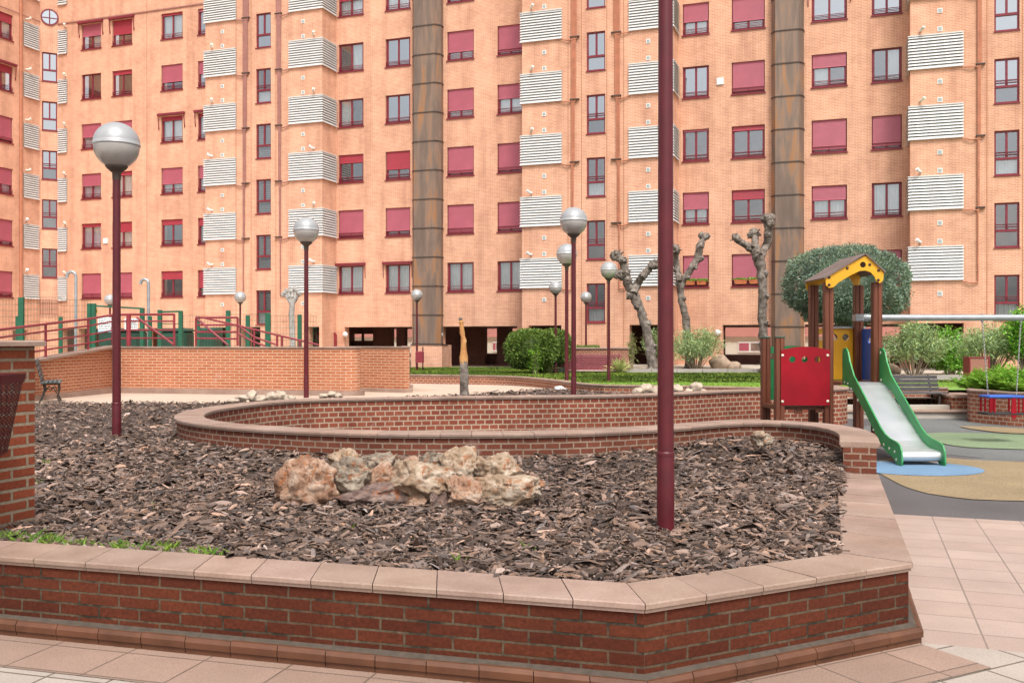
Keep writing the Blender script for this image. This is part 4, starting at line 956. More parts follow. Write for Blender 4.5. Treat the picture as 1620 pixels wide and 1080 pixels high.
for xa, xb in wx:
    a, b = BK.s(xa), BK.s(xb)
    m = MB(); m.prism([BK.W(t, d, 0)[:2] for t, d in ((a, -.06), (b, -.06), (b, 0), (a, 0))], zc, zd)
    wo_ = bq('window', m, 'white')
    for k in range(2):
        p0, p1 = a + (b - a) * (k + .08) / 2, a + (b - a) * (k + .92) / 2
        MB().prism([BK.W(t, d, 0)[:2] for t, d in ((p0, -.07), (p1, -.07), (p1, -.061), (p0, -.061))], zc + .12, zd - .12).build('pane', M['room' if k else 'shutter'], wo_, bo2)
# ------------------------------------------------------------------ street lamps
def make_lamp(label):
    H = 3.66; root = thing('street_lamp', (0, 0, 0), label, 'street lamp', 'globe lamps on maroon poles')
    MB().tube([(0, 0, -.15), (0, 0, .02), (0, 0, H - .33)], [.055, .054, .046], 16).build('pole', M['pole'], root)
    MB().lathe([(.057, -.1), (.057, .44), (.055, .45), (.05, .452)], 16).lathe([(.059, .425), (.059, .44)], 16).build('sleeve', M['pole'], root)
    MB().lathe([(.05, H - .42), (.055, H - .33), (.075, H - .315), (.12, H - .275), (.14, H - .248), (.13, H - .24)], 24).build('collar', M['duct_flange'], root)
    n = 14; r = .277
    MB().lathe([(r * math.sin(t), H - r * math.cos(t)) for t in [R(28) + (R(92) - R(28)) * k / n for k in range(n + 1)]], 32).build('diffuser', M['diffuser'], root)
    MB().lathe([(.279, H + .005), (.286, H + .012), (.286, H + .03)] + [(.284 * math.cos(t) + .0, H + .03 + .272 * math.sin(t)) for t in [R(90) * k / 12 for k in range(13)]], 32).build('hood', M['hood'], root)
    return root
lamps = [  # x, globe y, base y, depth, label
    (184.5, 232, 12.24, .375, 'large globe lamp standing in the bark between left brick pillar and curved wall'),
    (1053, None, 6.22, .385, 'nearest maroon lamp pole rising out of the bark past the top of the picture'),
    (484.5, 365.5, 21.4, .37, 'globe lamp on thin maroon pole in front of the long orange ramp wall'),
    (907.5, 351, 19.9, .40, 'globe lamp just behind the curved wall, tallest in the middle group'),
    (896.5, 403, 26.6, .27, 'globe lamp half hidden behind the taller middle lamp pole'),
    (963, 428, 32.5, .27, 'globe lamp on the lawn left of the leaning bare tree'),
    (879, 455.5, 40.5, .29, 'globe lamp in front of the maroon slatted planter, right beside clipped bush'),
    (927, 470.5, 43.6, .35, 'small globe lamp behind the slatted planter, before a landing window'),
    (659.5, 467, 45.5, .27, 'globe lamp in front of the left rusty exhaust duct'),
    (380, 470.5, 42, .3, 'globe lamp with brownish pole behind the ramp railings'),
    (174, 474.5, 45, .3, 'globe lamp behind the green court fence by the notice boards')]
lamp0 = None
for x, gy_, Y, zb, lab in lamps:
    if lamp0 is None: o = lamp0 = make_lamp(lab)
    else: o = dup(lamp0)
    o['label'] = lab; X = (x - CX) / F * Y; o.location = (X, Y, zb); o.rotation_euler.z = random.uniform(0, 6)
    if gy_: k = (E + (CY - gy_) * Y / F - zb) / 3.66; o.scale = (min(1.0, k * 1.02), min(1.0, k * 1.02), k)
    else: o.scale = (1, 1, 1.13)

# ------------------------------------------------------------------ rocks
def rock(c, dims, mat, seed, label, group, rz=0, sub=4, rough=1.0, name='rock'):
    bm = bmesh.new(); bmesh.ops.create_icosphere(bm, subdivisions=sub, radius=1); sv = Vector((seed * 7.3, seed * 1.9, seed * 3.7))
    rr = random.Random(seed); planes = [(Vector((rr.gauss(0, 1), rr.gauss(0, 1), rr.gauss(0, .8))).normalized(), rr.uniform(.60, .90)) for _ in range(13)]
    cr, sr = math.cos(rz), math.sin(rz); vs = []
    for v in bm.verts:
        p = v.co.copy()
        for nrm, d in planes:
            e = p.dot(nrm) - d
            if e > 0: p -= nrm * e * .95
        q = v.co * 1.6 + sv
        cel = mnoise.voronoi(q * 1.5 + sv)[0]; cf = mnoise.voronoi(q * 3.6)[0]
        k = 1 + rough * (.16 * mnoise.noise(q) + .26 * (cel[0] - .45) * -1 + .12 * (cf[0] - .4) + .07 * mnoise.noise(q * 4) + .05 * (.4 - 1.6 * abs(mnoise.noise(q * 9.0))) + .03 * mnoise.noise(q * 19) + .018 * mnoise.noise(q * 40))
        p *= k; x, y, z = p.x * dims[0] / 2, p.y * dims[1] / 2, p.z * dims[2] / 2
        vs.append((x * cr - y * sr, x * sr + y * cr, z))
    m = MB(); m.add(vs, [tuple(v.index for v in f.verts) for f in bm.faces], None, 0, True); bm.free()
    o = link(name, m.mesh(name, mat, autouv=False), None, c); return tag(o, label, 'rock', group)
RG = 'rocks heaped on the bark'
def prock(x, y, wpx, hpx, Y, mat, seed, lab, depth=.9, rz=0, grow=1.28, **k):
    c = A(x, y, Y); s_ = Y / F; return rock(c, (wpx * s_ * grow, wpx * s_ * depth * grow, hpx * s_ * grow), M[mat], seed, lab, RG, rz, **{'sub': 5, **k})
prock(494, 768, 84, 72, 7.15, 'rock_orange', 1, 'big squarish orange rock at the left end of the near rock heap')
prock(548, 735, 46, 40, 7.45, 'rock_cream', 2, 'pointed tan rock peeking over the back left of the near heap')
prock(557, 752, 58, 46, 7.15, 'rock_grey', 3, 'grey brown rock next to the big orange one in the near heap')
prock(592, 788, 104, 40, 7.02, 'rock_plum', 4, 'long low plum grey slab under the grey rocks of the near heap', .6)
prock(607, 735, 66, 36, 7.5, 'rock_grey', 5, 'flat grey rock in the back row above the cream and orange rock')
prock(603, 757, 52, 42, 7.2, 'rock_orange', 6, 'cream and orange rock lying on the long plum slab')
prock(651, 737, 32, 24, 7.55, 'rock_orange', 7, 'small bright orange rock in the back row of the near heap')
prock(666, 762, 92, 60, 7.1, 'rock_cream', 8, 'large pale cream boulder in the middle of the near heap')
prock(686, 730, 44, 34, 7.55, 'rock_grey', 9, 'dark speckled grey rock topmost behind the pale middle boulder')
prock(731, 743, 56, 56, 7.45, 'rock_cream', 10, 'tall cream rock with rusty top right of the speckled grey rock')
prock(659, 796, 36, 26, 6.95, 'rock_orange', 11, 'small pinkish brown rock under the pale middle boulder', .8)
prock(692, 790, 30, 40, 6.95, 'rock_plum', 12, 'upright thin grey flagstone leaning in front of the pale boulder', .6, rz=.4)
prock(738, 783, 58, 46, 6.98, 'rock_orange', 13, 'pitted yellow orange rock at the front right of the near heap')
prock(767, 747, 52, 40, 7.4, 'rock_cream', 14, 'yellowish rock between the tall cream rock and the white right rock')
prock(797, 748, 70, 46, 7.25, 'rock_cream', 15, 'white rock with red stains on the top right of the near heap')
prock(801, 777, 104, 46, 7.05, 'rock_cream', 16, 'largest front right rock, pale with orange streaks, ending the near heap', .6)
prock(715, 769, 20, 26, 7.0, 'rock_orange', 17, 'narrow orange stone wedged beside the pale middle boulder')
prock(1204, 695, 40, 24, 9.4, 'rock_grey', 18, 'pale lone rock on the bark mound by the right end of the curved wall', grow=1.0)
prock(1201, 687, 22, 12, 9.35, 'rock_cream', 19, 'small stone perched on the lone rock by the curved wall', grow=1.0)
for k, (x, y, wv, hv) in enumerate(((368, 634, 20, 10), (383, 630, 20, 14), (399, 627, 20, 19), (414, 631, 22, 12), (428, 628, 20, 15), (444, 627, 24, 18), (459, 630, 18, 12))):
    rock(A(x, y, 17.4 + .25 * (k % 3)), (wv * .0125, .22, hv * .0125), M['rock_far'], 30 + k, 'pale rock in the row lying behind the left bend of the curved wall', 'rocks behind the left bend', sub=3, rough=1.3)
for k, (x, y, wv, hv) in enumerate(((512, 626, 18, 10), (524, 624, 16, 11), (535, 626, 15, 9))):
    rock(A(x, y, 18.6), (wv * .013, .2, hv * .013), M['rock_far'], 40 + k, 'small white rock between the lamp and the ramp wall, behind curved wall', 'white rocks near the ramp wall lamp', sub=3, rough=1.3)
for k, (x, y, wv, hv) in enumerate(((1008, 620, 20, 14), (1023, 615, 24, 19), (1040, 618, 24, 15), (1070, 616, 26, 17), (1088, 619, 16, 10), (1101, 613, 22, 19), (1112, 619, 12, 8))):
    rock(A(x, y, 20.0 + .3 * (k % 2)), (wv * .0145, .3, hv * .0145), M['rock_far'], 50 + k, 'cream rock in the row behind the curved wall below the lawn', 'cream rocks below the lawn', sub=3, rough=1.2)
for k, (x, y, wv, hv) in enumerate(((871, 617, 14, 5), (884, 614, 20, 9), (897, 616, 18, 6))):
    rock(A(x, y, 25.2), (wv * .0165, .3, hv * .0165), M['white'], 60 + k, 'flat whitish stone at the foot of the middle globe lamps', 'whitish stones by the middle lamps', sub=3)
for k, (x, y, wv, hv, Y, lab) in enumerate(((1139, 575, 34, 22, 42.8, 'larger tan boulder on gravel right of the oleander'), (1162, 579, 26, 14, 42.6, 'smaller tan boulder right of the larger one on gravel'), (1412, 584, 26, 17, 37, 'rounded tan boulder behind the slide at the foot of an oleander'))):
    o = rock(A(x, y, Y), (wv * Y / F * 1.1, wv * Y / F * .8, hv * Y / F * 1.3), M['boulder'], 70 + k, lab, 'tan boulders on the gravel', sub=3, rough=.6, name='boulder')

# ------------------------------------------------------------------ brick pillar and litter bin on the left
pp = thing('brick_pillar', (-3.5, 6.7, .38), 'square orange brick pillar with stone cap at the left edge', 'pillar'); O_ = (-3.5, 6.7, .38)
m = MB(); pr = Vector((-3.178, 6.44)); e1 = Vector((SIN, COS)); e2 = Vector((-COS, SIN)); q0 = pr - e1 * .5
P4 = [tuple(q0 + e2 * .5), tuple(q0), tuple(pr), tuple(pr + e2 * .5)]
wall_strip(m, P4 + [P4[0]], .3, 1.572, u0=.06); m.build('shaft', M['pillar'], pp, O_)
m = tmb(); f0 = offset(P4, -.05, True); f1 = offset(P4, -.035, True)
m.add([(x, y, 1.57) for x, y in f0] + [(x, y, 1.597) for x, y in f0] + [(x, y, 1.607) for x, y in f1], [(3, 2, 1, 0), (8, 9, 10, 11)] + [(k + o_, (k + 1) % 4 + o_, (k + 1) % 4 + o_ + 4, k + o_ + 4) for o_ in (0, 4) for k in range(4)])
m.build('cap', M['coping'], pp, O_)
bx = -3.27; by = 5.75; bt = thing('litter_bin', (bx, by, .9), 'maroon perforated metal litter bin fixed before the brick pillar', 'litter bin'); O_ = (bx, by, .9)
def bin_shell(z, inset=0.0):      # rounded-rectangle section, tapering downwards
    t = (z - .90) / .5; hw = .215 + .085 * t - inset; hd = .13 + .05 * t - inset; r = .05; pts = []
    for cx_, cy_, a0 in ((hw - r, -hd + r, -90), (hw - r, hd - r, 0), (-hw + r, hd - r, 90), (-hw + r, -hd + r, 180)):
        pts += [(bx + cx_ + r * math.cos(R(a0 + 15 * k)), by + cy_ + r * math.sin(R(a0 + 15 * k)), z) for k in range(7)]
    return pts
m = MB(); zs = [.905, .93, .99, 1.10, 1.36]; L_ = [bin_shell(z, .03 if z < .92 else 0) for z in zs]; n_ = len(L_[0])
for a, b in zip(L_, L_[1:]):
    u = 0
    for k in range(n_):
        j = (k + 1) % n_; l = (Vector(a[k]) - Vector(a[j])).length; m.quad(a[k], a[j], b[j], b[k], uv=[(u, a[k][2]), (u + l, a[j][2]), (u + l, b[j][2]), (u, b[k][2])]); u += l
m.add(L_[0], [tuple(range(n_ - 1, -1, -1))]); m.build('basket', M['perf'], bt, O_)
m = MB(); a, b = bin_shell(1.352), bin_shell(1.405); a = [(bx + (p[0] - bx) * 1.03, by + (p[1] - by) * 1.03, p[2]) for p in a]; b = [(bx + (p[0] - bx) * 1.03, by + (p[1] - by) * 1.03, p[2]) for p in b]; b2_ = [(bx + (p[0] - bx) * .93, by + (p[1] - by) * .9, p[2]) for p in b]
a2_ = [(q[0], q[1], 1.352) for q in b2_]
for k in range(n_):
    j = (k + 1) % n_; m.quad(a[k], a[j], b[j], b[k]); m.quad(b[k], b[j], b2_[j], b2_[k]); m.quad(b2_[k], b2_[j], a2_[j], a2_[k])
m.build('rim', M['pole'], bt, O_)
MB().lathe([(.0, .93), (.12, .93), (.16, 1.1), (.17, 1.33)], 16, (bx, by, 0)).build('shade_insert', M['rubber_black'], bt, O_)  # black insert added so the holes show a shaded inside
MB().box(bx - .22, bx - .08, by + .13, by + .26, .98, 1.30).build('bracket', M['pole'], bt, O_)

# ------------------------------------------------------------------ play tower with slide
TX, TY = (4.82, 5.56), (14.75, 15.53)
tt = thing('play_tower', (5.2, 14, 0), 'wooden play tower with roof, coloured panels and green sided metal slide', 'play tower'); O_ = (5.2, 14, 0)
def tpost(x, y, z1):
    m = MB(); h = .066
    for dx in (-.034, .034): m.bbox(x + dx - .0325, x + dx + .0325, y - h, y + h, -.02, z1, .008)
    m.build('post', M['timber'], tt, O_)
for x, y in ((TX[0], TY[0]), (TX[1], TY[0]), (TX[0] + .02, TY[1]), (TX[1], TY[1])): tpost(x, y, 2.50)
for x, y in ((4.07, TY[0] - .02), (4.07, TY[1])): tpost(x, y, 1.655); MB().bbox(x - .07, x + .07, y - .07, y + .07, 1.655, 1.675).build('post_cap', M['darkgreen'], tt, O_)
MB().box(TX[0] - .06, TX[1] + .06, TY[0] + .07, TY[1] - .07, .93, .98).build('platform', M['timber'], tt, O_)
MB().box(4.0, TX[0] + .05, TY[0] + .0, TY[1] - .0, .56, .61).box(4.3, 4.42, TY[0] - .03, TY[0] + .0, .50, .56).box(4.62, 4.9, TY[0] - .03, TY[0] + .0, .52, .575).build('platform', M['timber'], tt, O_)
Yf = TY[0] - .075
def pz(x, y, Y=Yf): p = A(x, y, Y); return (p.x, p.z)
# red front panel with three holes and bolt caps
arch = [pz(1235, 641), pz(1312, 641), pz(1312.5, 554)] + [pz(1312 - 77 * k / 10, 553.5 - 5.5 * math.sin(math.pi * k / 10)) for k in range(1, 10)] + [pz(1235, 554)]
hl = [(*pz(x, 568.3), .047) for x in (1253, 1272.5, 1293)]
rp = MB().plate(arch, Yf - .02, Yf, hl).build('board', M['p_red'], tt, O_); rp['label'] = 'red front board with three round holes'
def bolts(pts, Y, mat='bolt', r=.022, parent=tt, name='bolt'):
    for x, y in pts:
        p = A(x, y, Y); MB().ball((p.x, Y, p.z), r, 2, 0, squash=(1, .5, 1)).build(name, M[mat], parent, O_)
bolts([(1238, 562), (1309.5, 562), (1238, 635), (1309.5, 634.5)], Yf - .022)
yb = TY[1] + .07
gb = MB().plate([(4.04, .66), (4.86, .66), (4.86, 1.49), (4.62, 1.53), (4.28, 1.53), (4.04, 1.49)], yb, yb + .02, [(4.2, 1.36, .05), (4.45, 1.36, .05), (4.7, 1.36, .05)]).build('board', M['p_dgreen'], tt, O_); gb['label'] = 'deep green rear board'
ax = TX[0] - .03, TX[1] + .03
hy = [(ax[0] + .19 + .195 * k, 1.60, .05) for k in range(3)]
ybd = MB().plate([(ax[0], .99), (ax[1] - .06, .99), (ax[1] - .06, 1.81), (ax[0], 1.81)], yb, yb + .02, [(A(x, 533.5, yb).x, A(x, 533.5, yb).z, .055) for x in (1299.5, 1320, 1338)]).build('board', M['p_yellow'], tt, O_); ybd['label'] = 'yellow rear board with holes'
MB().bar((ax[0] + .2, yb - .03, 1.825), (ax[1] + .1, yb - .03, 1.825), .03).build('hand_rail', M['galv'], tt, O_)
bb = MB().plate([(TY[0] + .1, .99), (TY[1] - .08, .99), (TY[1] - .08, 1.80), (TY[0] + .1, 1.80)], 0, .02, [((TY[0] + TY[1]) / 2, 1.62, .055)], tr=lambda p: Vector((TX[1] + .05 - p.y, p.x, p.z))).build('board', M['p_blue'], tt, O_); bb['label'] = 'blue side board'
lb = MB().plate([(TY[0] + .1, .99), (TY[1] - .08, .99), (TY[1] - .08, 1.2), (TY[0] + .1, 1.2)], 0, .02, [], tr=lambda p: Vector((TX[0] + .05 - p.y, p.x, p.z))).build('board', M['p_yellow'], tt, O_)
# gable boards (asymmetric, wavy lower edge) and roof boards
yg = TY[0] - .10
def gz(pts, Y): return [pz(1080 + x / 3, 340 + y / 3, Y) for x, y in pts]
gpts = [(676, 300), (690, 286), (860, 196), (872, 196), (945, 262), (953, 278), (948, 312), (934, 324), (918, 316), (908, 292), (890, 272), (866, 264), (838, 266), (800, 284), (762, 306), (735, 322), (716, 342), (694, 347), (678, 334)]
g1 = gz(gpts[::-1], yg)
MB().plate(g1, yg - .022, yg, [(*pz(1364.5, 418.8, yg), .045)]).build('gable_board', M['p_yellow'], tt, O_)
MB().plate([(x, z) for x, z in g1], TY[1] + .08, TY[1] + .10, []).build('gable_board', M['p_yellow'], tt, O_)
bolts([(1340.5, 424), (1376, 418.5), (1390, 427.5), (1311.7, 438.5), (1311.7, 450.5), (1389.5, 443)], yg - .024, 'darkbolt', .024)
pk = pz(1367.5, 402.5, yg); le = pz(1303, 441, yg); re_ = pz(1399, 432, yg)
for (a, b) in ((le, pk), (pk, re_)):
    m = MB(); ya, yb_ = yg - .05, TY[1] + .13; dx, dz = b[0] - a[0], b[1] - a[1]; l = math.hypot(dx, dz); nx, nz = -dz / l * .018, dx / l * .018
    vs = [(a[0], ya, a[1]), (b[0], ya, b[1]), (b[0] + nx, ya, b[1] + nz), (a[0] + nx, ya, a[1] + nz)]; vs += [(x, yb_, z) for x, _, z in vs]
    m.add(vs, [(0, 1, 2, 3), (7, 6, 5, 4), (0, 4, 5, 1), (1, 5, 6, 2), (2, 6, 7, 3), (3, 7, 4, 0)]); m.build('roof_board', M['roofboard'], tt, O_)
# slide: side boards in the y-z plane, steel bed, rolled end
SX = 5.235 + .0, 
prof_top = [(14.72, 1.46), (14.66, 1.50), (14.55, 1.50), (14.46, 1.44), (14.38, 1.30), (14.2, 1.10), (13.6, .745), (13.1, .44), (12.93, .365), (12.75, .325), (12.5, .30), (12.40, .27), (12.34, .20), (12.32, .06), (12.34, .01)]
prof_bot = [(12.46, .0), (12.56, .05), (12.66, .10), (12.85, .13), (13.05, .20), (13.6, .53), (14.2, .88), (14.42, .93), (14.72, .95)]
def xs_at(y): return 5.25 + (y - 12.3) * .026
for sx in (-.285, .265):
    poly = prof_top[::-1] + prof_bot[::-1]; poly = list(reversed(poly))
    o = MB().plate(poly, 0, .02, [], tr=lambda p, sx=sx: Vector((xs_at(p.x) + sx + p.y, p.x, p.z))).build('slide_side', M['p_green'], tt, O_)
    if sx < 0:
        for y, z in ((14.6, .98), (14.45, .97), (14.3, .90), (14.0, .75), (13.7, .585), (13.35, .38), (12.95, .22), (12.75, .19), (12.56, .17), (12.5, .075)):
            MB().ball((xs_at(y) + sx - .004, y, z), .02, 2, 0, squash=(.5, 1, 1)).build('bolt', M['bolt'], o, O_)
    else:
        for y, z in ((14.62, 1.43), (14.6, 1.02)): MB().ball((xs_at(y) + sx - .004, y, z), .022, 2, 0, squash=(.5, 1, 1)).build('bolt', M['bolt'], o, O_)
m = MB(); bed_p = [(14.76, .985), (14.55, .985), (14.40, .945)] + [(14.40 - (14.40 - 13.05) * k / 6, .945 - (.945 - .265) * k / 6) for k in range(1, 7)] + [(12.9, .215), (12.75, .195), (12.48, .185)] + [(12.48 - .065 * math.sin(R(a)), .12 + .065 * math.cos(R(a))) for a in range(20, 181, 20)]
for (y0_, z0_), (y1_, z1_) in zip(bed_p, bed_p[1:]): m.add([(xs_at(y0_) - .265, y0_, z0_), (xs_at(y0_) + .265, y0_, z0_), (xs_at(y1_) + .265, y1_, z1_), (xs_at(y1_) - .265, y1_, z1_)], [(0, 1, 2, 3)], None, 0, True)
m.build('slide_bed', M['steel'], tt, O_)
m = MB()
for k, (y, z) in enumerate(((12.9, .10), (13.5, .22))): m.bbox(xs_at(y) - .03, xs_at(y) + .03, y, y + .05, -.01, z + .12)
m.build('slide_leg', M['galv'], tt, O_)

# ------------------------------------------------------------------ swing
sw = thing('swing_set', (7, 15.2, 0), 'grey steel swing beam running from the play tower to the right', 'swing'); O_ = (7, 15.2, 0)
MB().tube([(5.60, 15.25, 1.975), (9.6, 15.25, 1.975)], .05, 14).build('beam', M['galv'], sw, O_)
MB().tube([(5.42, 15.25, 1.975), (5.62, 15.25, 1.975)], .058, 14).bar((5.46, 15.17, 1.975), (5.46, 15.36, 1.975), .12, .10).build('bracket', M['galv'], sw, O_)
for dy in (-.75, .75): MB().tube([(9.5, 15.25, 1.95), (9.55, 15.25 + dy, 0)], .045, 12).build('leg', M['galv'], sw, O_)
ss = thing('toddler_swing', (7.7, 15.25, .45), 'toddler swing with blue bar and red rods hanging on chains', 'swing seat'); O_ = (7.7, 15.25, .45)
sxa, sxb = A(1557, 0, 15.25).x, A(1613, 0, 15.25).x
for x, xt in ((sxa + .06, sxa - .03), (sxb - .05, sxb + .02)):
    m = MB(); p0, p1 = Vector((x, 15.25, .76)), Vector((xt, 15.25, 1.92)); n_ = 46
    for k in range(n_):
        c = p0.lerp(p1, (k + .5) / n_); a = Vector((1, 0, 0)) if k % 2 else Vector((0, 1, 0)); d = (p1 - p0).normalized(); ring = [c + a * .010 * math.cos(t) + d * .018 * math.sin(t) for t in [2 * math.pi * q / 8 for q in range(9)]]
        m.tube(ring, .0038, 4, cap=False)
    m.build('chain', M['chain'], ss, O_)
    MB().tube([(xt, 15.25, 1.90), (xt, 15.25, 2.03)], .02, 8).build('hanger', M['galv'], ss, O_)
x0, x1 = sxa, sxb; q = (.15, -.15)
bar_ = MB(); 
for dy in q: bar_.tube([(x0, 15.25 + dy, .735), (x1, 15.25 + dy, .735)], .022, 10)
for x in (x0 + .01, x1 - .01): bar_.tube([(x, 15.10, .735), (x, 15.40, .735)], .022, 10)
bar_.build('safety_bar', M['p_blue'], ss, O_)
MB().bbox(x0 - .03, x1 + .03, 15.08, 15.42, .455, .485, .008).build('seat', M['rubber_black'], ss, O_)
for x in (x0 + .02, x0 + .09, x1 - .09, x1 - .02):
    for dy in q: MB().tube([(x, 15.25 + dy, .49), (x, 15.25 + dy, .72)], .017, 8).build('rod', M['p_red'], ss, O_)
for x, dy, zb in ((x0 + .19, .15, .50), (x0 + .385, -.16, .40)):
    MB().plate([(x - .03, .72), (x + .03, .72), (x + .045, zb + .08), (x + .025, zb), (x - .025, zb), (x - .045, zb + .08)][::-1], 15.25 + dy - .008, 15.25 + dy + .008).build('strap', M['p_red'], ss, O_)

# ------------------------------------------------------------------ kerb step, bench and right planter
kt = thing('concrete_step', (8, 20.3, 0), 'low concrete step edging the playground in front of the right bench', 'step'); O_ = (8, 20.3, 0)
MB().bbox(6.62, 9.6, 20.05, 20.6, -.02, .125, .01).build('riser', M['concrete'], kt, O_)
tile_strip([(6.62, 20.02), (9.5, 20.0)], [(6.62, 20.45), (9.7, 20.45)], .165, .04, .45).build('tread', M['coping'], kt, O_)
kind(MB().quad((6.6, 20.4, .12), (9.7, 20.4, .12), (9.7, 21.98, .2), (6.6, 21.98, .2)).build('paving', M['coping'] if False else M['path']), 'structure')
MB().bbox(6.62, 9.40, 20.75, 20.95, .1, .235, .01).build('riser', M['coping'] if False else M['concrete'], kt, O_)
cw_ = thing('corner_wall', (9, 21, .1), 'stubby low brick wall with sloping coping beside the right bench', 'wall'); O_ = (9, 21, .1)
m = MB(); P = [(9.42, 20.7), (10.2, 20.6), (10.3, 21.93), (9.42, 21.93)]; wall_strip(m, P + [P[0]], .05, .40); m.build('wall', M['lowbrick'], cw_, O_)
tile_strip([(9.37, 20.65), (9.37, 21.9)], [(10.2, 20.55), (10.2, 21.9)], .445, .045, .4).build('coping', M['coping'], cw_, O_)
def bench(label, X0, X1, Y, z, mat, rz=0, name='bench'):
    root = thing(name, (0, 0, 0), label, 'bench'); L = X1 - X0
    for k, (y, zz) in enumerate(((-.02, .40), (.09, .405), (.20, .405), (.31, .40), (.42, .395))): MB().bbox(0, L, y - .05, y + .043, zz, zz + .035, .008).build('seat_slat', M[mat], root)
    for k in range(4):
        zz = .50 + .105 * k; y = .44 + .035 * k; m = MB(); m.bar((0, y, zz), (L, y, zz), .035, .088); m.build('back_slat', M[mat], root)
    for x in (.18, L - .18):
        m = MB(); m.bar((x, -.04, .385), (x, .44, .385), .045, .03); m.tube([(x, .0, .385), (x, -.02, .25), (x, .03, .12), (x, -.05, .0)], .022, 8); m.tube([(x, .38, .385), (x, .36, .25), (x, .42, .12), (x, .5, .0)], .022, 8)
        m.tube([(x, .42, .385), (x, .46, .5), (x, .585, .87)], .02, 8); m.tube([(x, .04, .2), (x, .12, .30), (x, .2, .25), (x, .28, .30), (x, .36, .2)], .014, 6); m.build('leg', M['iron'], root)
    root.location = (X0, Y, z); root.rotation_euler.z = rz; return root
bench('dark slatted bench beside the slide, facing the playground', A(1345, 0, 21.3).x, A(1488, 0, 21.3).x, 20.95, .14, 'slat').scale = (1, 1, .82)
b_ = bench('weathered dark bench by the ramp wall, seen end on behind the pillar', 0, 1.25, 20, .37, 'slat_green', R(90)); 
p_ = A(92, 0, 19.2); b_.location = (p_.x, 19.2, .37); b_.rotation_euler.z = R(114); b_.scale = (1, .70, 1)
rpn = thing('raised_bed', (10, 19, 0), 'curved brick raised bed full of bright ferns at the right', 'planter'); O_ = (10, 19, 0)
RB = catmull([(10.5, 22.2), (9.95, 20.9), (9.40, 19.85), (9.10, 19.3), (9.20, 18.85), (9.56, 18.1), (10.6, 17.0), (12.5, 16.2), (15, 16.0)], .3)
m = MB(); wall_strip(m, RB, -.02, .60, u0=.05); wall_strip(m, offset(RB, .24), .3, .60, flip=True); m.build('wall', M['lowbrick'], rpn, O_)
tile_strip(offset(RB, -.03), offset(RB, .28), .645, .045, .3).build('coping', M['coping'], rpn, O_)
m = MB(); ib = offset(RB, .2); m.add([(x, y, .56) for x, y in ib] + [(15, 22, .56)], [tuple(range(len(ib) + 1))]); m.build('soil', M['soil'], rpn, O_)

# ------------------------------------------------------------------ ramp walls with railings
rmp = thing('ramp_wall', (-7, 23, .3), 'long orange brick ramp wall with stone coping, sloping down at its left', 'wall'); O_ = (-7, 23, .3)
RW = [(-10.15, 17.2), (-9.98, 20.5), (-9.9, 23.95), (-9.0, 23.7), (-3.85, 22.33)]
endc = [(-3.85 + .30 * math.sin(R(a)) - .0, 22.63 - .30 * math.cos(R(a))) for a in range(15, 181, 15)]
rw1 = RW[2:] + endc + [(-4.3, 23.1)]
zr = lambda x, y: 1.0 + (y - 18.0) * (1.43 - 1.0) / (23.95 - 18.0)
m = MB(); wall_strip(m, [RW[0], RW[1], RW[2]], .3, zr); wall_strip(m, rw1, .3, 1.43, u0=3.1); m.build('wall', M['ramp'], rmp, O_)
wl = offset(RW, 0); 
tile_strip(offset(rw1, -.03), offset(rw1, .20), 1.475, .045, .5, gap=.004).build('coping', M['coping'], rmp, O_)
m = tmb(); a, b = Vector((-10.0, 17.2, .99)), Vector((-9.8, 23.95, 1.475)); m.bar(a + Vector((-.1, 0, 0)), b + Vector((-.1, 0, 0)), .32, .05); m.build('coping', M['coping'], rmp, O_)
m = tmb()
for P in ([RW[0], RW[1], RW[2]], rw1[:-2]):
    o1 = offset(P, -.10)
    for p, q_, r_, s_ in zip(P, P[1:], o1, o1[1:]): m.quad((*r_, .30), (*s_, .30), (*s_, .46), (*r_, .46)); m.quad((*r_, .46), (*s_, .46), (*q_, .46), (*p, .46))
m.build('skirting', M['coping'], rmp, O_)
r2 = thing('ramp_end_wall', (-3.2, 24.5, .3), 'short orange brick wall standing right of the long ramp wall', 'wall'); O_ = (-3.2, 24.5, .3)
W2 = [(-4.6, 25.0), (-3.9, 24.75), (-2.66, 24.0), (-2.56, 24.1), (-2.80, 26.5)]
m = MB(); wall_strip(m, W2, .28, 1.43, u0=.8); m.build('wall', M['ramp'], r2, O_); tile_strip(offset(W2, -.03), offset(W2, .22), 1.475, .045, .5).build('coping', M['coping'], r2, O_)
m = tmb(); o1 = offset(W2, -.09)
for p, q_, r_, s_ in zip(W2, W2[1:], o1, o1[1:]): m.quad((*r_, .28), (*s_, .28), (*s_, .42), (*r_, .42)); m.quad((*r_, .42), (*s_, .42), (*q_, .42), (*p, .42))
m.build('skirting', M['coping'], r2, O_)
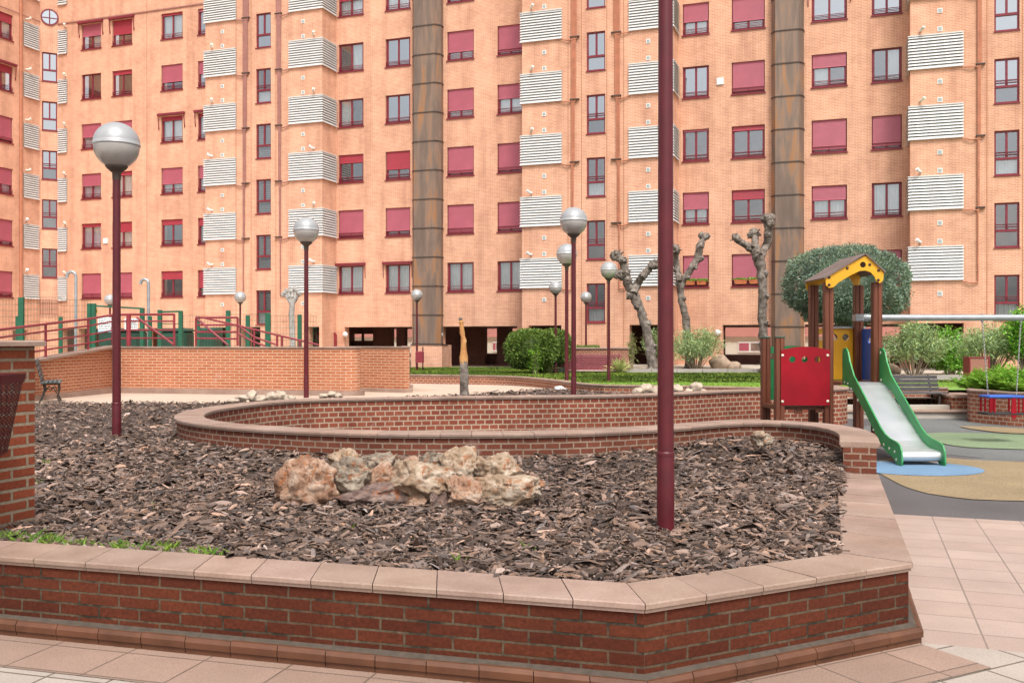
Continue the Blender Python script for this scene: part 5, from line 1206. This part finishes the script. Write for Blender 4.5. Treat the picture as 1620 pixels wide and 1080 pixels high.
# ramp deck behind the wall
dk = thing('ramp_deck', (-8, 26, .3), 'raised concrete ramp landing behind the orange brick wall', 'ramp'); O_ = (-8, 26, .3)
MB().prism([(-9.8, 24.1), (-4.5, 22.75), (-4.35, 25.1), (-3.3, 26.2), (-3.4, 27.5), (-9.8, 28.6)], .28, 1.30).build('deck', M['concrete'], dk, O_)
MB().add([(-11.6, 17, .5), (-10.1, 17, .8), (-10.0, 24, 1.28), (-11.4, 24, 1.28), (-11.6, 17, .3), (-10.1, 17, .3), (-10.0, 24, .3), (-11.4, 24, .3)], [(0, 1, 2, 3), (4, 7, 6, 5), (0, 4, 5, 1), (3, 2, 6, 7), (0, 3, 7, 4)]).build('slope', M['concrete'], dk, O_)
ra = thing('ramp_railing', (-10, 22, 1.2), 'maroon tubular railing climbing the left ramp with a slanting brace', 'railing'); O_ = (-10, 22, 1.2)
def rp_(x, y): # point on the left leg, then on the front run
    if x < 178: 
        a = (x - CX) / F; t = (a * 20.5 + 9.98) / ((-9.9 + 9.98) - a * 3.45); Y = 20.5 + 3.45 * t
    else: Y = 23.95 - (x - 178) / 384 * 1.6 + .1
    return A(x, y, Y)
for dy in (0, 11.0, 25.5, 39):
    k = dy / 39; pts = [rp_(-40, 527 + dy * 1.15), rp_(0, 521.5 + dy * 1.12), rp_(72, 512.6 + dy * 1.04), rp_(139.6, 504.7 + dy * .98), rp_(178, 498.0 + dy * .96), rp_(204, 497.4 + dy * .96), rp_(275.6, 497.4 + dy * .96)]
    MB().tube(pts, .028 if dy == 0 else .021, 8).build('rail', M['maroon_rail'], ra, O_)
for x, y0p, y1p, r_ in ((72.3, 512, 566, .03), (139.6, 504, 556, .03), (203.5, 497, 547, .06), (275.6, 497, 547, .03), (178, 498, 549, .03)): MB().tube([rp_(x, y1p), rp_(x, y0p)], r_, 8).build('post', M['maroon_rail'], ra, O_)
MB().tube([rp_(216.6, 502), rp_(275.6, 545.5)], .03, 8).build('brace', M['maroon_rail'], ra, O_)
rb = thing('ramp_railing', (-7.5, 25.5, 1.3), 'maroon railing going down to the right behind the ramp wall', 'railing'); O_ = (-7.5, 25.5, 1.3)
B_ = lambda x, y: A(x, y, 25.6 - (x - 310) / 200 * .6)
for pts in ([(310, 502.3), (376, 502.3)], [(310, 514), (376, 514)], [(310, 525), (376, 525)], [(310, 535), (376, 536)], [(324, 503), (402, 521), (504, 545.5)], [(376, 514), (402, 533), (440, 546)], [(376, 527), (402, 541), (420, 547)]):
    MB().tube([B_(*p) for p in pts], .026, 8).build('rail', M['maroon_rail'], rb, O_)
for x, a, b in ((310, 502, 547), (376, 502, 547), (402, 521, 547), (438.5, 530, 548), (446, 532, 548), (474, 539, 548)): MB().tube([B_(x, b), B_(x, a)], .03, 8).build('post', M['maroon_rail'], rb, O_)
MB().tube([B_(313, 505), B_(361, 546)], .03, 8).build('brace', M['maroon_rail'], rb, O_)

# ------------------------------------------------------------------ sports court fence behind the ramp
FY = 33.0
cf = thing('court_fence', (-14, FY, .27), 'green post and wire mesh fence of the sports court', 'fence'); O_ = (-14, FY, .27)
posts = [(33.5, 470.5, .09), (28, 500, .06), (96, 501, .06), (237.5, 500, .06), (313, 500, .07), (361, 491, .075), (392, 498.5, .07), (424, 495, .085), (474, 497.5, .07)]
for x, y, wd in posts: p = A(x, y, FY); MB().bbox(p.x - wd, p.x + wd, FY - wd * .6, FY + wd * .6, .25, p.z, .01).build('post', M['green'], cf, O_)
m = MB(); xa, xb = A(-30, 0, FY).x, A(143, 0, FY).x; zt_ = A(0, 472, FY).z
def mesh_panel(xa, xb, z0, z1, nm='mesh_panel'):
    m = MB(); n = int((xb - xa) / .10)
    for k in range(n + 1): x = xa + (xb - xa) * k / n; m.bar((x, FY + .03, z0), (x, FY + .03, z1), .007)
    nz = int((z1 - z0) / .2)
    for k in range(nz + 1): z = z0 + (z1 - z0) * k / nz; m.bar((xa, FY + .035, z), (xb, FY + .035, z), .009)
    m.build(nm, M['green'], cf, O_)
mesh_panel(xa, A(33, 0, FY).x, .4, zt_); mesh_panel(A(34, 0, FY).x, A(96, 0, FY).x, .4, A(0, 470, FY).z); mesh_panel(A(96, 0, FY).x, xb, .4, A(0, 474, FY).z)
mesh_panel(A(286, 0, FY).x, A(361, 0, FY).x, .4, A(0, 499, FY).z); mesh_panel(A(361, 0, FY).x, A(424, 0, FY).x, .4, A(0, 497, FY).z); mesh_panel(A(424, 0, FY).x, A(500, 0, FY).x, .4, A(0, 499, FY).z)
for lab, xs_, yt, dbl in (('taller green court gate frame beside the white notice boards', (145, 225), (480, 487), True), ('lower green court gate frame right of the notice boards', (253, 286), (490, 491.5), False)):
    g = thing('court_gate', (A(xs_[0], 0, FY).x, FY - .2, .27), lab, 'gate'); O2 = tuple(g.location)
    for i, (x, y) in enumerate(zip(xs_, yt)):
        p = A(x, y, FY - .2); 
        for dx in ((-.07, .075) if dbl and i == 0 else (0,)): MB().bbox(p.x + dx - .065, p.x + dx + .065, FY - .27, FY - .13, .25, p.z, .01).build('post', M['green'], g, O2)
    a, b = A(xs_[0], yt[0] + 3.5, FY - .2), A(xs_[1], yt[1] + 1, FY - .2); MB().bar(a, b, .06).build('cross_bar', M['green'], g, O2)
    if not dbl: MB().bar(A(253, 512, FY - .2), A(286, 512, FY - .2), .03).bar(A(253, 530, FY - .2), A(286, 530, FY - .2), .03).build('rail', M['green'], g, O2)
for k, (x0, x1, y0, y1, lab) in enumerate(((155, 178.5, 502, 525.5, 'left white notice board with blue foot on the court fence'), (197, 218, 503.5, 523, 'right white notice board of text lines on the court fence'))):
    a, b = A(x0, y1, FY - .1), A(x1, y0, FY - .1); sg = thing('notice_board', (a.x, FY - .1, a.z), lab, 'sign', 'white notice boards'); O2 = tuple(sg.location)
    MB().bbox(a.x, b.x, FY - .11, FY - .08, a.z, b.z, .005).build('panel', M['signwhite'], sg, O2)
    m = MB(); W_ = b.x - a.x; H_ = b.z - a.z
    for r_ in range(7):
        z = b.z - H_ * (.12 + .11 * r_); x = a.x + .04
        while x < b.x - .06:
            l = random.uniform(.02, .07); m.box(x, min(x + l, b.x - .03), FY - .114, FY - .1105, z - .012, z + .012); x += l + random.uniform(.012, .03)
    m.build('lettering', M['ink'], sg, O2)
    if k == 0: MB().box(a.x, b.x, FY - .115, FY - .1105, a.z, a.z + .07).build('strip', M['signblue'], sg, O2)
a = A(151.5, 495, FY - .05); o = link('warning_plate', MB().bbox(-.05, .06, -.01, .01, 0, .12, .003).mesh('warning_plate', M['yellow']), None, a); tag(o, 'small plain yellow plate wired to the court fence', 'sign')
for k, (x0, x1, y0, lab) in enumerate(((155, 218, 519, 'wide dark green container behind the notice boards'), (253, 294, 519, 'dark green container behind the lower gate frame'), (313, 340, 518, 'dark green container behind the right railing'))):
    Y = 36.5; a, b = A(x0, 546, Y), A(x1, y0, Y); root = thing('waste_container', ((a.x + b.x) / 2, Y, .27), lab, 'waste container', 'green waste containers'); O2 = tuple(root.location)
    m = MB(); m.bbox(a.x, b.x, Y, Y + 1.0, .34, b.z - .12, .06); m.build('body', M['darkgreen'], root, O2); m = MB(); m.bbox(a.x - .03, b.x + .03, Y - .04, Y + 1.04, b.z - .12, b.z, .08); m.build('lid', M['darkgreen'], root, O2)
    for sx in (a.x + .15, b.x - .15): MB().tube([(sx, Y + .2, .33), (sx + .06, Y + .2, .33)], .07, 10).tube([(sx, Y + .8, .33), (sx + .06, Y + .8, .33)], .07, 10).build('wheel', M['rubber_black'], root, O2)
for x, yt, xl, yl, lab in ((120, 428, 106, 433, 'left galvanised swan neck vent pipe before the building'), (235, 440, 222.5, 447, 'right galvanised swan neck vent pipe before the building')):
    Y = 38.5; a, b, c_ = A(x, 0, Y).x, A(xl, 0, Y).x, A(0, yt + 2, Y).z; r_ = (a - b) / 2; o = MB().tube([(a, Y, .25), (a, Y, c_ - r_)] + [(a - r_ + r_ * math.cos(R(q_)), Y, c_ - r_ + r_ * math.sin(R(q_))) for q_ in range(20, 171, 15)] + [(b, Y, c_ - r_ - .05)], .062, 12).build('vent_pipe', M['galv']); tag(o, lab, 'vent pipe', 'swan neck vent pipes')

# ------------------------------------------------------------------ carved stump, litter bins
st = thing('carved_stump', (-1.10, 21.6, .38), 'dead tree stump with bark below and orange carved wood above', 'sculpture'); O_ = (-1.10, 21.6, .38)
def stp(x, y): return A(630 + x / 4.909, 430 + y / 4.909, 21.6)
m = MB(); m.tube([stp(512, 965), stp(513, 900), stp(513, 830), stp(512, 760), stp(511, 700), stp(509, 680)], [.105, .097, .093, .09, .085, .06], 14, wob=.35); m.build('trunk', M['bark'], st, O_)
m = MB(); m.tube([stp(510, 715), stp(510, 660), stp(508, 610), stp(507, 560), stp(510, 535), stp(502, 505), stp(497, 470), stp(494, 430), stp(491, 400), stp(489, 382)], [.082, .086, .068, .052, .058, .05, .055, .052, .048, .025], 14, wob=.45)
m.tube([stp(516, 560), stp(522, 545), stp(526, 530)], [.02, .025, .01], 8); m.ball(stp(490, 392), .05, 3, .3, 3); m.build('carving', M['carved'], st, O_)
MB().ball(stp(485, 366), .042, 3, .35, 3, (1, 1, 1)).tube([stp(481, 368), stp(474, 372)], [.02, .006], 6).build('finial', M['bark'], st, O_)
lb = thing('litter_bin', (A(664, 0, 44.5).x, 44.5, .27), 'small maroon litter bin on a post below the duct', 'litter bin'); O_ = tuple(lb.location)
a, b = A(657.3, 573.5, 44.5), A(670, 555.5, 44.5); MB().bbox(a.x, b.x, 44.45, 44.75, a.z, b.z, .03).build('basket', M['maroon_rail'], lb, O_); MB().tube([(b.x - .06, 44.8, .2), (b.x - .06, 44.8, b.z + .2)], .03, 8).build('post', M['pole'], lb, O_)
lb = thing('litter_bin', (A(1550, 0, 27.5).x, 27.5, .35), 'boxy reddish bin with mesh door standing behind the ferns', 'litter bin'); O_ = tuple(lb.location)
a, b = A(1534, 598, 27.5), A(1566, 564.5, 27.5); MB().box(a.x, a.x + .03, 27.5, 27.9, a.z, b.z).box(b.x - .03, b.x, 27.5, 27.9, a.z, b.z).box(a.x + .03, b.x - .03, 27.5, 27.9, b.z - .03, b.z).box(a.x + .03, b.x - .03, 27.5, 27.9, a.z, a.z + .03).build('casing', M['maroon_rail'], lb, O_)
MB().bbox(a.x + .03, b.x - .03, 27.52, 27.56, a.z + .03, b.z - .03).build('mesh_door', plain('mesh_door', (.32, .13, .10), .6, .35, 40), lb, O_)
for x in (a.x + .02, b.x - .02): MB().bar((x, 27.7, .25), (x, 27.7, a.z), .04).build('leg', M['maroon_rail'], lb, O_)

# ------------------------------------------------------------------ slatted planter
sp = thing('slatted_planter', (3.1, 42, .27), 'brick planter box clad with maroon horizontal slats at lawn end', 'planter'); O_ = (3.1, 42, .27)
a, b = A(852, 549.5, 42), A(994, 592, 42)
m = MB(); P = [(a.x, 42), (b.x, 42), (b.x, 43.2), (a.x, 43.2)]; wall_strip(m, P + [P[0]], .25, a.z - .06); m.build('wall', M['lowbrick'], sp, O_)
m = tmb(); m.bbox(a.x - .05, b.x + .05, 41.95, 43.25, a.z - .06, a.z, .01); m.build('coping', M['coping'], sp, O_)
xa, xb = A(857, 0, 41.9).x, A(982, 0, 41.9).x; z0, z1 = A(0, 589, 41.9).z, A(0, 560, 41.9).z
for k in range(9): z = z0 + (z1 - z0) * (k + .5) / 9; MB().bbox(xa, xb, 41.90, 41.96, z - .026, z + .026, .006).build('slat', M['slatpink'], sp, O_)
for x in (xa + .05, (xa + xb) / 2, xb - .05): MB().box(x - .03, x + .03, 41.961, 41.995, z0, z1).build('batten', M['maroon'], sp, O_)

# ------------------------------------------------------------------ planting
def crown(name_, cen, rad, n, ln, wd, mat, parent, org, power=2.0, lump=.12, seed=0, up=.25, core=True, droop=.1, holes=.0, zmin=None):
    c = np.array(cen); rad = np.array(rad)
    d = unit(rng.normal(size=(n, 3))); e = 2.0 / power; sgn = np.sign(d) * np.abs(d) ** e
    sgn = sgn / (np.abs(sgn) ** power).sum(1, keepdims=True) ** (1 / power)
    nz = vnoise(d[:, 0] * 3, d[:, 1] * 3 + d[:, 2] * 2.3, 1.0, seed + .7); nz2 = vnoise(d[:, 0] * 8, d[:, 1] * 8 + d[:, 2] * 7, 1.0, seed + 4.1)
    r_ = (1 + lump * nz + lump * .7 * nz2) * rng.uniform(.84, 1.0, n) ** .7; keep = rng.random(n) > holes * (nz2 > .15)
    P = c + sgn * rad * r_[:, None]; D = unit(sgn / rad) + rng.normal(0, .6, (n, 3)) + [0, 0, up]
    if zmin is not None: keep &= P[:, 2] > zmin
    P, D, nz = P[keep], D[keep], nz[keep]; k = len(P)
    L = leaves(P, D, rng.uniform(.6, 1.25, k) * ln, rng.uniform(.7, 1.2, k) * wd, droop); T = tints(k, .62, 1.4, .12) * (1 + .25 * nz[:, None] * [1, 1, .6, 0])
    cut(name_, L, M[mat], T, parent, org)
    if core:
        m = tmb(); m.cur = (.8, .8, .8, 1); bm = bmesh.new(); bmesh.ops.create_icosphere(bm, subdivisions=3, radius=1); vs = []
        for v in bm.verts:
            q = np.array(v.co); s = np.sign(q) * np.abs(q) ** e; s = s / (np.abs(s) ** power).sum() ** (1 / power); vs.append(tuple(c + s * rad * .80))
        m.add(vs, [tuple(v.index for v in f.verts) for f in bm.faces]); bm.free(); m.build(name_, M[mat], parent, org)
def branchy(pts, radii, knobs, seed, parent, org, mat='bark', name='trunk'):
    m = MB(); P = []
    rr = []
    for i in range(len(pts) - 1):
        a, b = Vector(pts[i]), Vector(pts[i + 1]); n = max(2, int((b - a).length / .16))
        for k in range(n):
            t = k / n; q = a.lerp(b, t) + Vector((mnoise.noise(Vector((i + t, seed, 0)) * 2.2), mnoise.noise(Vector((i + t, seed, 5)) * 2.2), 0)) * radii[i] * .35; P.append(q); rr.append((radii[i] * (1 - t) + radii[i + 1] * t) * (1 + .22 * mnoise.noise(Vector((seed, (i + t) * 3.1, 2)))))
    P.append(Vector(pts[-1])); rr.append(radii[-1]); m.tube(P, rr, 12, wob=.4)
    for c, r_ in knobs: m.ball(c, r_, 3, .55, 2.2, (1, 1, 1), 0, seed + r_ * 50)
    return m.build(name, M[mat], parent, org)
def bare_tree(lab, Y, trunk, limbs, seed, k=1.0):
    b = A(*trunk[0][:2], Y); root = thing('pollarded_tree', (b.x, Y, b.z), lab, 'tree', 'bare pollarded trees'); O2 = (b.x, Y, b.z)
    mk = lambda L: ([A(x, y, Y + dy) for x, y, w_, dy in L], [w_ * 1.0 * Y / F / 2 for x, y, w_, dy in L])
    T4 = [(x, y, w_, 0) for x, y, w_ in trunk]; p, r_ = mk(T4); kn = []
    for i, (q, rad) in enumerate(zip(p[1:], r_[1:])): kn.append((q + Vector((random.choice((-1, 1)) * rad * .6, -rad * .3, random.uniform(-.1, .1))), rad * .75))
    branchy([p[0] - Vector((0, 0, .25))] + p, [r_[0] * 1.35] + r_, kn, seed, root, O2)
    for li, L in enumerate(limbs):
        p, r_ = mk([(*a[:3], a[3] if len(a) > 3 else random.uniform(-.3, .3)) for a in L]); kn = [(q + Vector((random.uniform(-1, 1) * rad * .7, -rad * .4, random.uniform(-.6, .6) * rad)), rad * random.uniform(.7, 1.0)) for q, rad in zip(p[1:], r_[1:])]
        e, re = p[-1], r_[-1]; kn += [(e + Vector((random.uniform(-1, 1), random.uniform(-.6, .6), random.uniform(-.5, 1))) * re * 1.1, re * random.uniform(.7, 1.15)) for _ in range(7)]
        branchy(p, r_, kn, seed + 3 + li, root, O2, name='branch')
        mm_ = MB()
        for _ in range(9):
            d = Vector((random.uniform(-1, 1), random.uniform(-.5, .5), random.uniform(-.2, 1))).normalized(); mm_.tube([e, e + d * re * random.uniform(1.7, 2.3)], [re * .28, re * .2], 6)
        mm_.build('stub', M['bark'], root, O2)
bare_tree('bare pollarded tree with trunk leaning left and two thick knobbly arms', 41.8, [(1034, 580, 17), (1028, 548, 15), (1021, 515, 14), (1012, 487, 14), (1001, 465, 16)],
    [[(1001, 465, 15), (992, 448, 14), (990, 430, 12), (985, 412, 12), (977, 407, 12)], [(1001, 465, 14), (1008, 450, 12), (1018, 436, 12), (1030, 421, 12), (1036, 420, 10)], [(990, 430, 10), (983, 440, 9), (980, 436, 10)]], 3)
bare_tree('slim bare pollarded tree rising from the oleander, curving up to the right', 42.8, [(1091, 575, 15), (1088, 535, 12), (1084, 500, 11), (1078, 470, 11), (1075, 445, 11)],
    [[(1075, 445, 10), (1072, 425, 10), (1068, 408, 9), (1069, 395, 10)], [(1077, 455, 10), (1085, 436, 10), (1097, 420, 10), (1104, 408, 12), (1106, 390, 11), (1114, 377, 9)]], 17)
bare_tree('bare pollarded tree in front of the right duct with three short arms', 41.0, [(1212, 580, 17), (1209, 545, 14), (1206, 510, 13), (1207, 470, 14), (1205, 435, 15), (1201, 405, 17)],
    [[(1201, 405, 14), (1188, 392, 11), (1176, 385, 10), (1164, 378, 9)], [(1199, 402, 12), (1195, 385, 11), (1193, 372, 12)], [(1203, 405, 14), (1213, 388, 12), (1216, 368, 13), (1214, 350, 12)]], 29)
Y = 40.0; b = A(463, 546, Y); root = thing('pollarded_tree', (b.x, Y, .27), 'small whitewashed pollarded tree with a bushy knot behind ramp wall', 'tree', 'bare pollarded trees'); O2 = (b.x, Y, .27)
branchy([(b.x, Y, .2), A(462, 510, Y), A(462, 482, Y)], [.12, .105, .12], [], 41, root, O2, 'whitebark')
for x, y in ((451, 466), (456, 460), (462, 458), (468, 460), (474, 466), (459, 470), (469, 472)):
    p = A(x, y, Y + random.uniform(-.2, .2)); q = A((x + 462) / 2, 474, Y); branchy([A(462, 484, Y), q, p], [.07, .055, .05], [(p + Vector((random.uniform(-.1, .1), 0, random.uniform(-.05, .1))), .085) for _ in range(3)], x, root, O2, 'whitebark', 'branch')
# clipped bush
o = thing('clipped_bush', (A(845, 0, 40.5).x, 40.5, .3), 'rounded clipped green bush left of the slatted planter', 'bush'); O2 = tuple(o.location); a = A(845, 553, 40.5)
crown('foliage', (a.x - .1, 40.5, a.z + .02), (1.12, 1.0, .80), 9000, .13, .075, 'leaf_box', o, O2, 2.5, .09, 1); MB().tube([(a.x, 40.5, .2), (a.x, 40.5, .8)], .08, 8).build('stem', M['stem'], o, O2)
a2 = A(880, 545, 41.3); crown('foliage', (a2.x, 41.3, a2.z - .1), (.72, .6, .72), 3800, .13, .07, 'leaf_box', o, O2, 2.3, .14, 5)
# big grey-green clipped tree behind the tower
Y = 36.5; a = A(1339, 453, Y); o = thing('topiary_tree', (a.x, Y, .3), 'broad grey green clipped dome tree behind the play tower', 'tree'); O2 = tuple(o.location)
crown('crown', (a.x, Y, a.z), (2.18, 1.85, 1.46), 36000, .125, .05, 'leaf_olive', o, O2, 2.35, .15, 2, droop=.05, holes=.55)
branchy([(a.x - .3, Y, .2), (a.x - .25, Y, 1.2), (a.x - .1, Y, 2.4)], [.16, .13, .12], [], 51, o, O2)
for dx in (-1, .3, 1.1): branchy([(a.x - .2, Y, 1.6), (a.x + dx * .6, Y + .2, 2.3), (a.x + dx, Y, 3.1)], [.09, .07, .04], [], 52 + dx, o, O2, name='limb')
def oleander(lab, x, y0, Y, w_, h_, n, mat='leaf_olean', ln=.24, wd=.035, seed=1, bz=.3, bare=.35, group='oleander shrubs', spread=1.0, name='oleander'):
    c = A(x, y0, Y); o = thing(name, (c.x, Y, bz), lab, 'shrub', group); O2 = (c.x, Y, bz); rr = np.random.default_rng(seed)
    m = MB(); ns = 30; tips = []
    for k in range(ns):
        a, rad = rr.uniform(0, 2 * np.pi), np.sqrt(rr.uniform(0, 1)); tx, ty = math.cos(a) * rad * w_ / 2 * spread, math.sin(a) * rad * w_ / 2.4 * spread; tz = h_ * (1 - .35 * rad ** 2) * rr.uniform(.78, 1.05)
        b = Vector((c.x + tx * .18, Y + ty * .18, bz - .05)); md = Vector((c.x + tx * .6, Y + ty * .6, bz + tz * .55)); tp = Vector((c.x + tx, Y + ty, bz + tz)); m.tube([b, md, tp], [.022, .016, .006], 5, cap=False); tips.append((b, md, tp))
    m.build('stems', M['stem'], o, O2)
    t = rr.uniform(bare, 1.0, n) ** .8; idx = rr.integers(0, ns, n); B = np.array([tips[i][0] for i in idx]); Md = np.array([tips[i][1] for i in idx]); Tp = np.array([tips[i][2] for i in idx]); t1 = t[:, None]
    P = B * (1 - t1) ** 2 + 2 * Md * t1 * (1 - t1) + Tp * t1 ** 2 + rr.normal(0, .07 * w_, (n, 3)) * [1, 1, .6]; D = (Tp - Md) * .55 + rr.normal(0, .55, (n, 3)) + [0, 0, .35]
    cut('foliage', leaves(P, D, rr.uniform(.6, 1.2, n) * ln, rr.uniform(.7, 1.2, n) * wd, .3), M[mat], tints(n, .55, 1.45, .15), o, O2); return o
oleander('pale green oleander clump around the slim bare tree', 1101, 578, 42.3, 2.5, 1.75, 4200, seed=3, bz=.42)
oleander('small oleander tuft behind the leaning bare tree', 1038, 578, 43.2, 1.1, 1.75, 1600, seed=4, bz=.42)
oleander('tall oleander directly behind the right bench', 1446, 592, 35.5, 2.15, 2.05, 5200, seed=5, bz=.34)
oleander('oleander behind the reddish mesh bin at the right', 1565, 592, 34.0, 2.3, 1.85, 4200, seed=6, bz=.34, bare=.5)
oleander('glossy bright green shrub between the two right oleanders', 1508, 592, 36.5, 2.1, 1.75, 5200, 'leaf_bright', .14, .085, 7, .34, .12, 'broad leaved shrubs', 1.0, 'shrub')
oleander('yellow green shrub cut off by the right edge above swing beam', 1627, 590, 33.0, 1.6, 2.7, 3800, 'leaf_bright', .14, .08, 8, .34, .3, 'broad leaved shrubs', .9, 'shrub')
oleander('thin dry stemmed bush against the right end of slatted planter', 999, 585, 42.6, .7, 1.6, 500, 'leaf_yucca', .2, .03, 9, .4, .2, None, .6, 'thin_bush')
oleander('light green sapling growing at the foot of the clipped bush', 846, 588, 39.6, .8, 1.2, 900, 'leaf_fern', .16, .05, 10, .3, .1, None, .8, 'sapling')
def spiky(lab, x, y, Y, n, L, mat='leaf_yucca', bz=.3, name='yucca'):
    c = A(x, y, Y); nn = n; a = rng.uniform(0, 2 * np.pi, nn); el = rng.uniform(.25, 1.4, nn); D = np.stack([np.cos(a) * np.cos(el), np.sin(a) * np.cos(el), np.sin(el)], 1)
    P = np.tile([c.x, Y, bz], (nn, 1)); o = np_mesh(name, leaves(P, D, rng.uniform(.7, 1.1, nn) * L, .055, .18) - np.array([c.x, Y, bz]), 4, M[mat], tints(nn, .7, 1.3, .1)); o.location = (c.x, Y, bz); return tag(o, lab, 'plant', 'spiky plants')
spiky('spiky yellow green yucca in front of the clipped bush', 857, 588, 40.5, 120, .95, bz=.28)
spiky('spiky yucca at the right end of the slatted planter', 980, 588, 41.2, 110, .85, bz=.28)
spiky('small grey agave rosette before the slatted planter', 890, 588, 41.3, 40, .4, 'leaf_olive', .28, 'agave')
P_ = np.array([(rng.uniform(A(913, 0, 42.5).x, A(948, 0, 42.5).x), rng.uniform(42.2, 43), a.z * 0 + A(0, 550, 42).z) for _ in range(500)])
o = np_mesh('creeper', leaves(P_, rng.normal(0, .5, (500, 3)) + [0, 0, .8], rng.uniform(.08, .2, 500), .04, .2) - P_[0], 4, M['leaf_box'], tints(500)); o.location = P_[0]; tag(o, 'low green creeper growing on top of the slatted planter', 'plant')
# ferns in the raised bed
for k, (x, Y, s_) in enumerate(((1541, 20.6, .8), (1556, 20.2, 1.0), (1571, 19.6, 1.15), (1588, 19.4, 1.0), (1604, 19.0, 1.15), (1622, 18.6, 1.1), (1597, 20.6, 1.2))):
    c = A(x, 0, Y); nf = 64; s_ *= 1.5; L_, T_ = [], []
    for f in range(nf):
        az, el = rng.uniform(0, 2 * np.pi), rng.uniform(.6, 1.5); L = rng.uniform(.28, .48) * s_; d = np.array([math.cos(az) * math.cos(el), math.sin(az) * math.cos(el), math.sin(el)]); nl = 16; t = np.linspace(.12, 1, nl)[:, None]
        P = np.array([c.x, Y, .55]) + np.array([rng.normal(0, .07), rng.normal(0, .07), 0]) + d * t * L - np.array([0, 0, 1]) * (t ** 2) * L * .28; side = unit(np.cross(d, [0, 0, 1]) + 1e-6)
        for sg in (-1, 1): L_.append(leaves(P, side * sg + d * .6 + rng.normal(0, .15, (nl, 3)), (1.1 - t[:, 0]) * .13 * s_ + .02, .028, .1)); T_.append(np.tile(tints(1, .7, 1.35, .12), (nl, 1)))
    o = np_mesh('fern', np.concatenate(L_) - np.array([c.x, Y, .55]), 4, M['leaf_fern'], np.concatenate(T_)); o.location = (c.x, Y, .55)
    tag(o, 'bright green feathery fern growing in the brick raised bed', 'fern', 'ferns in the raised bed')
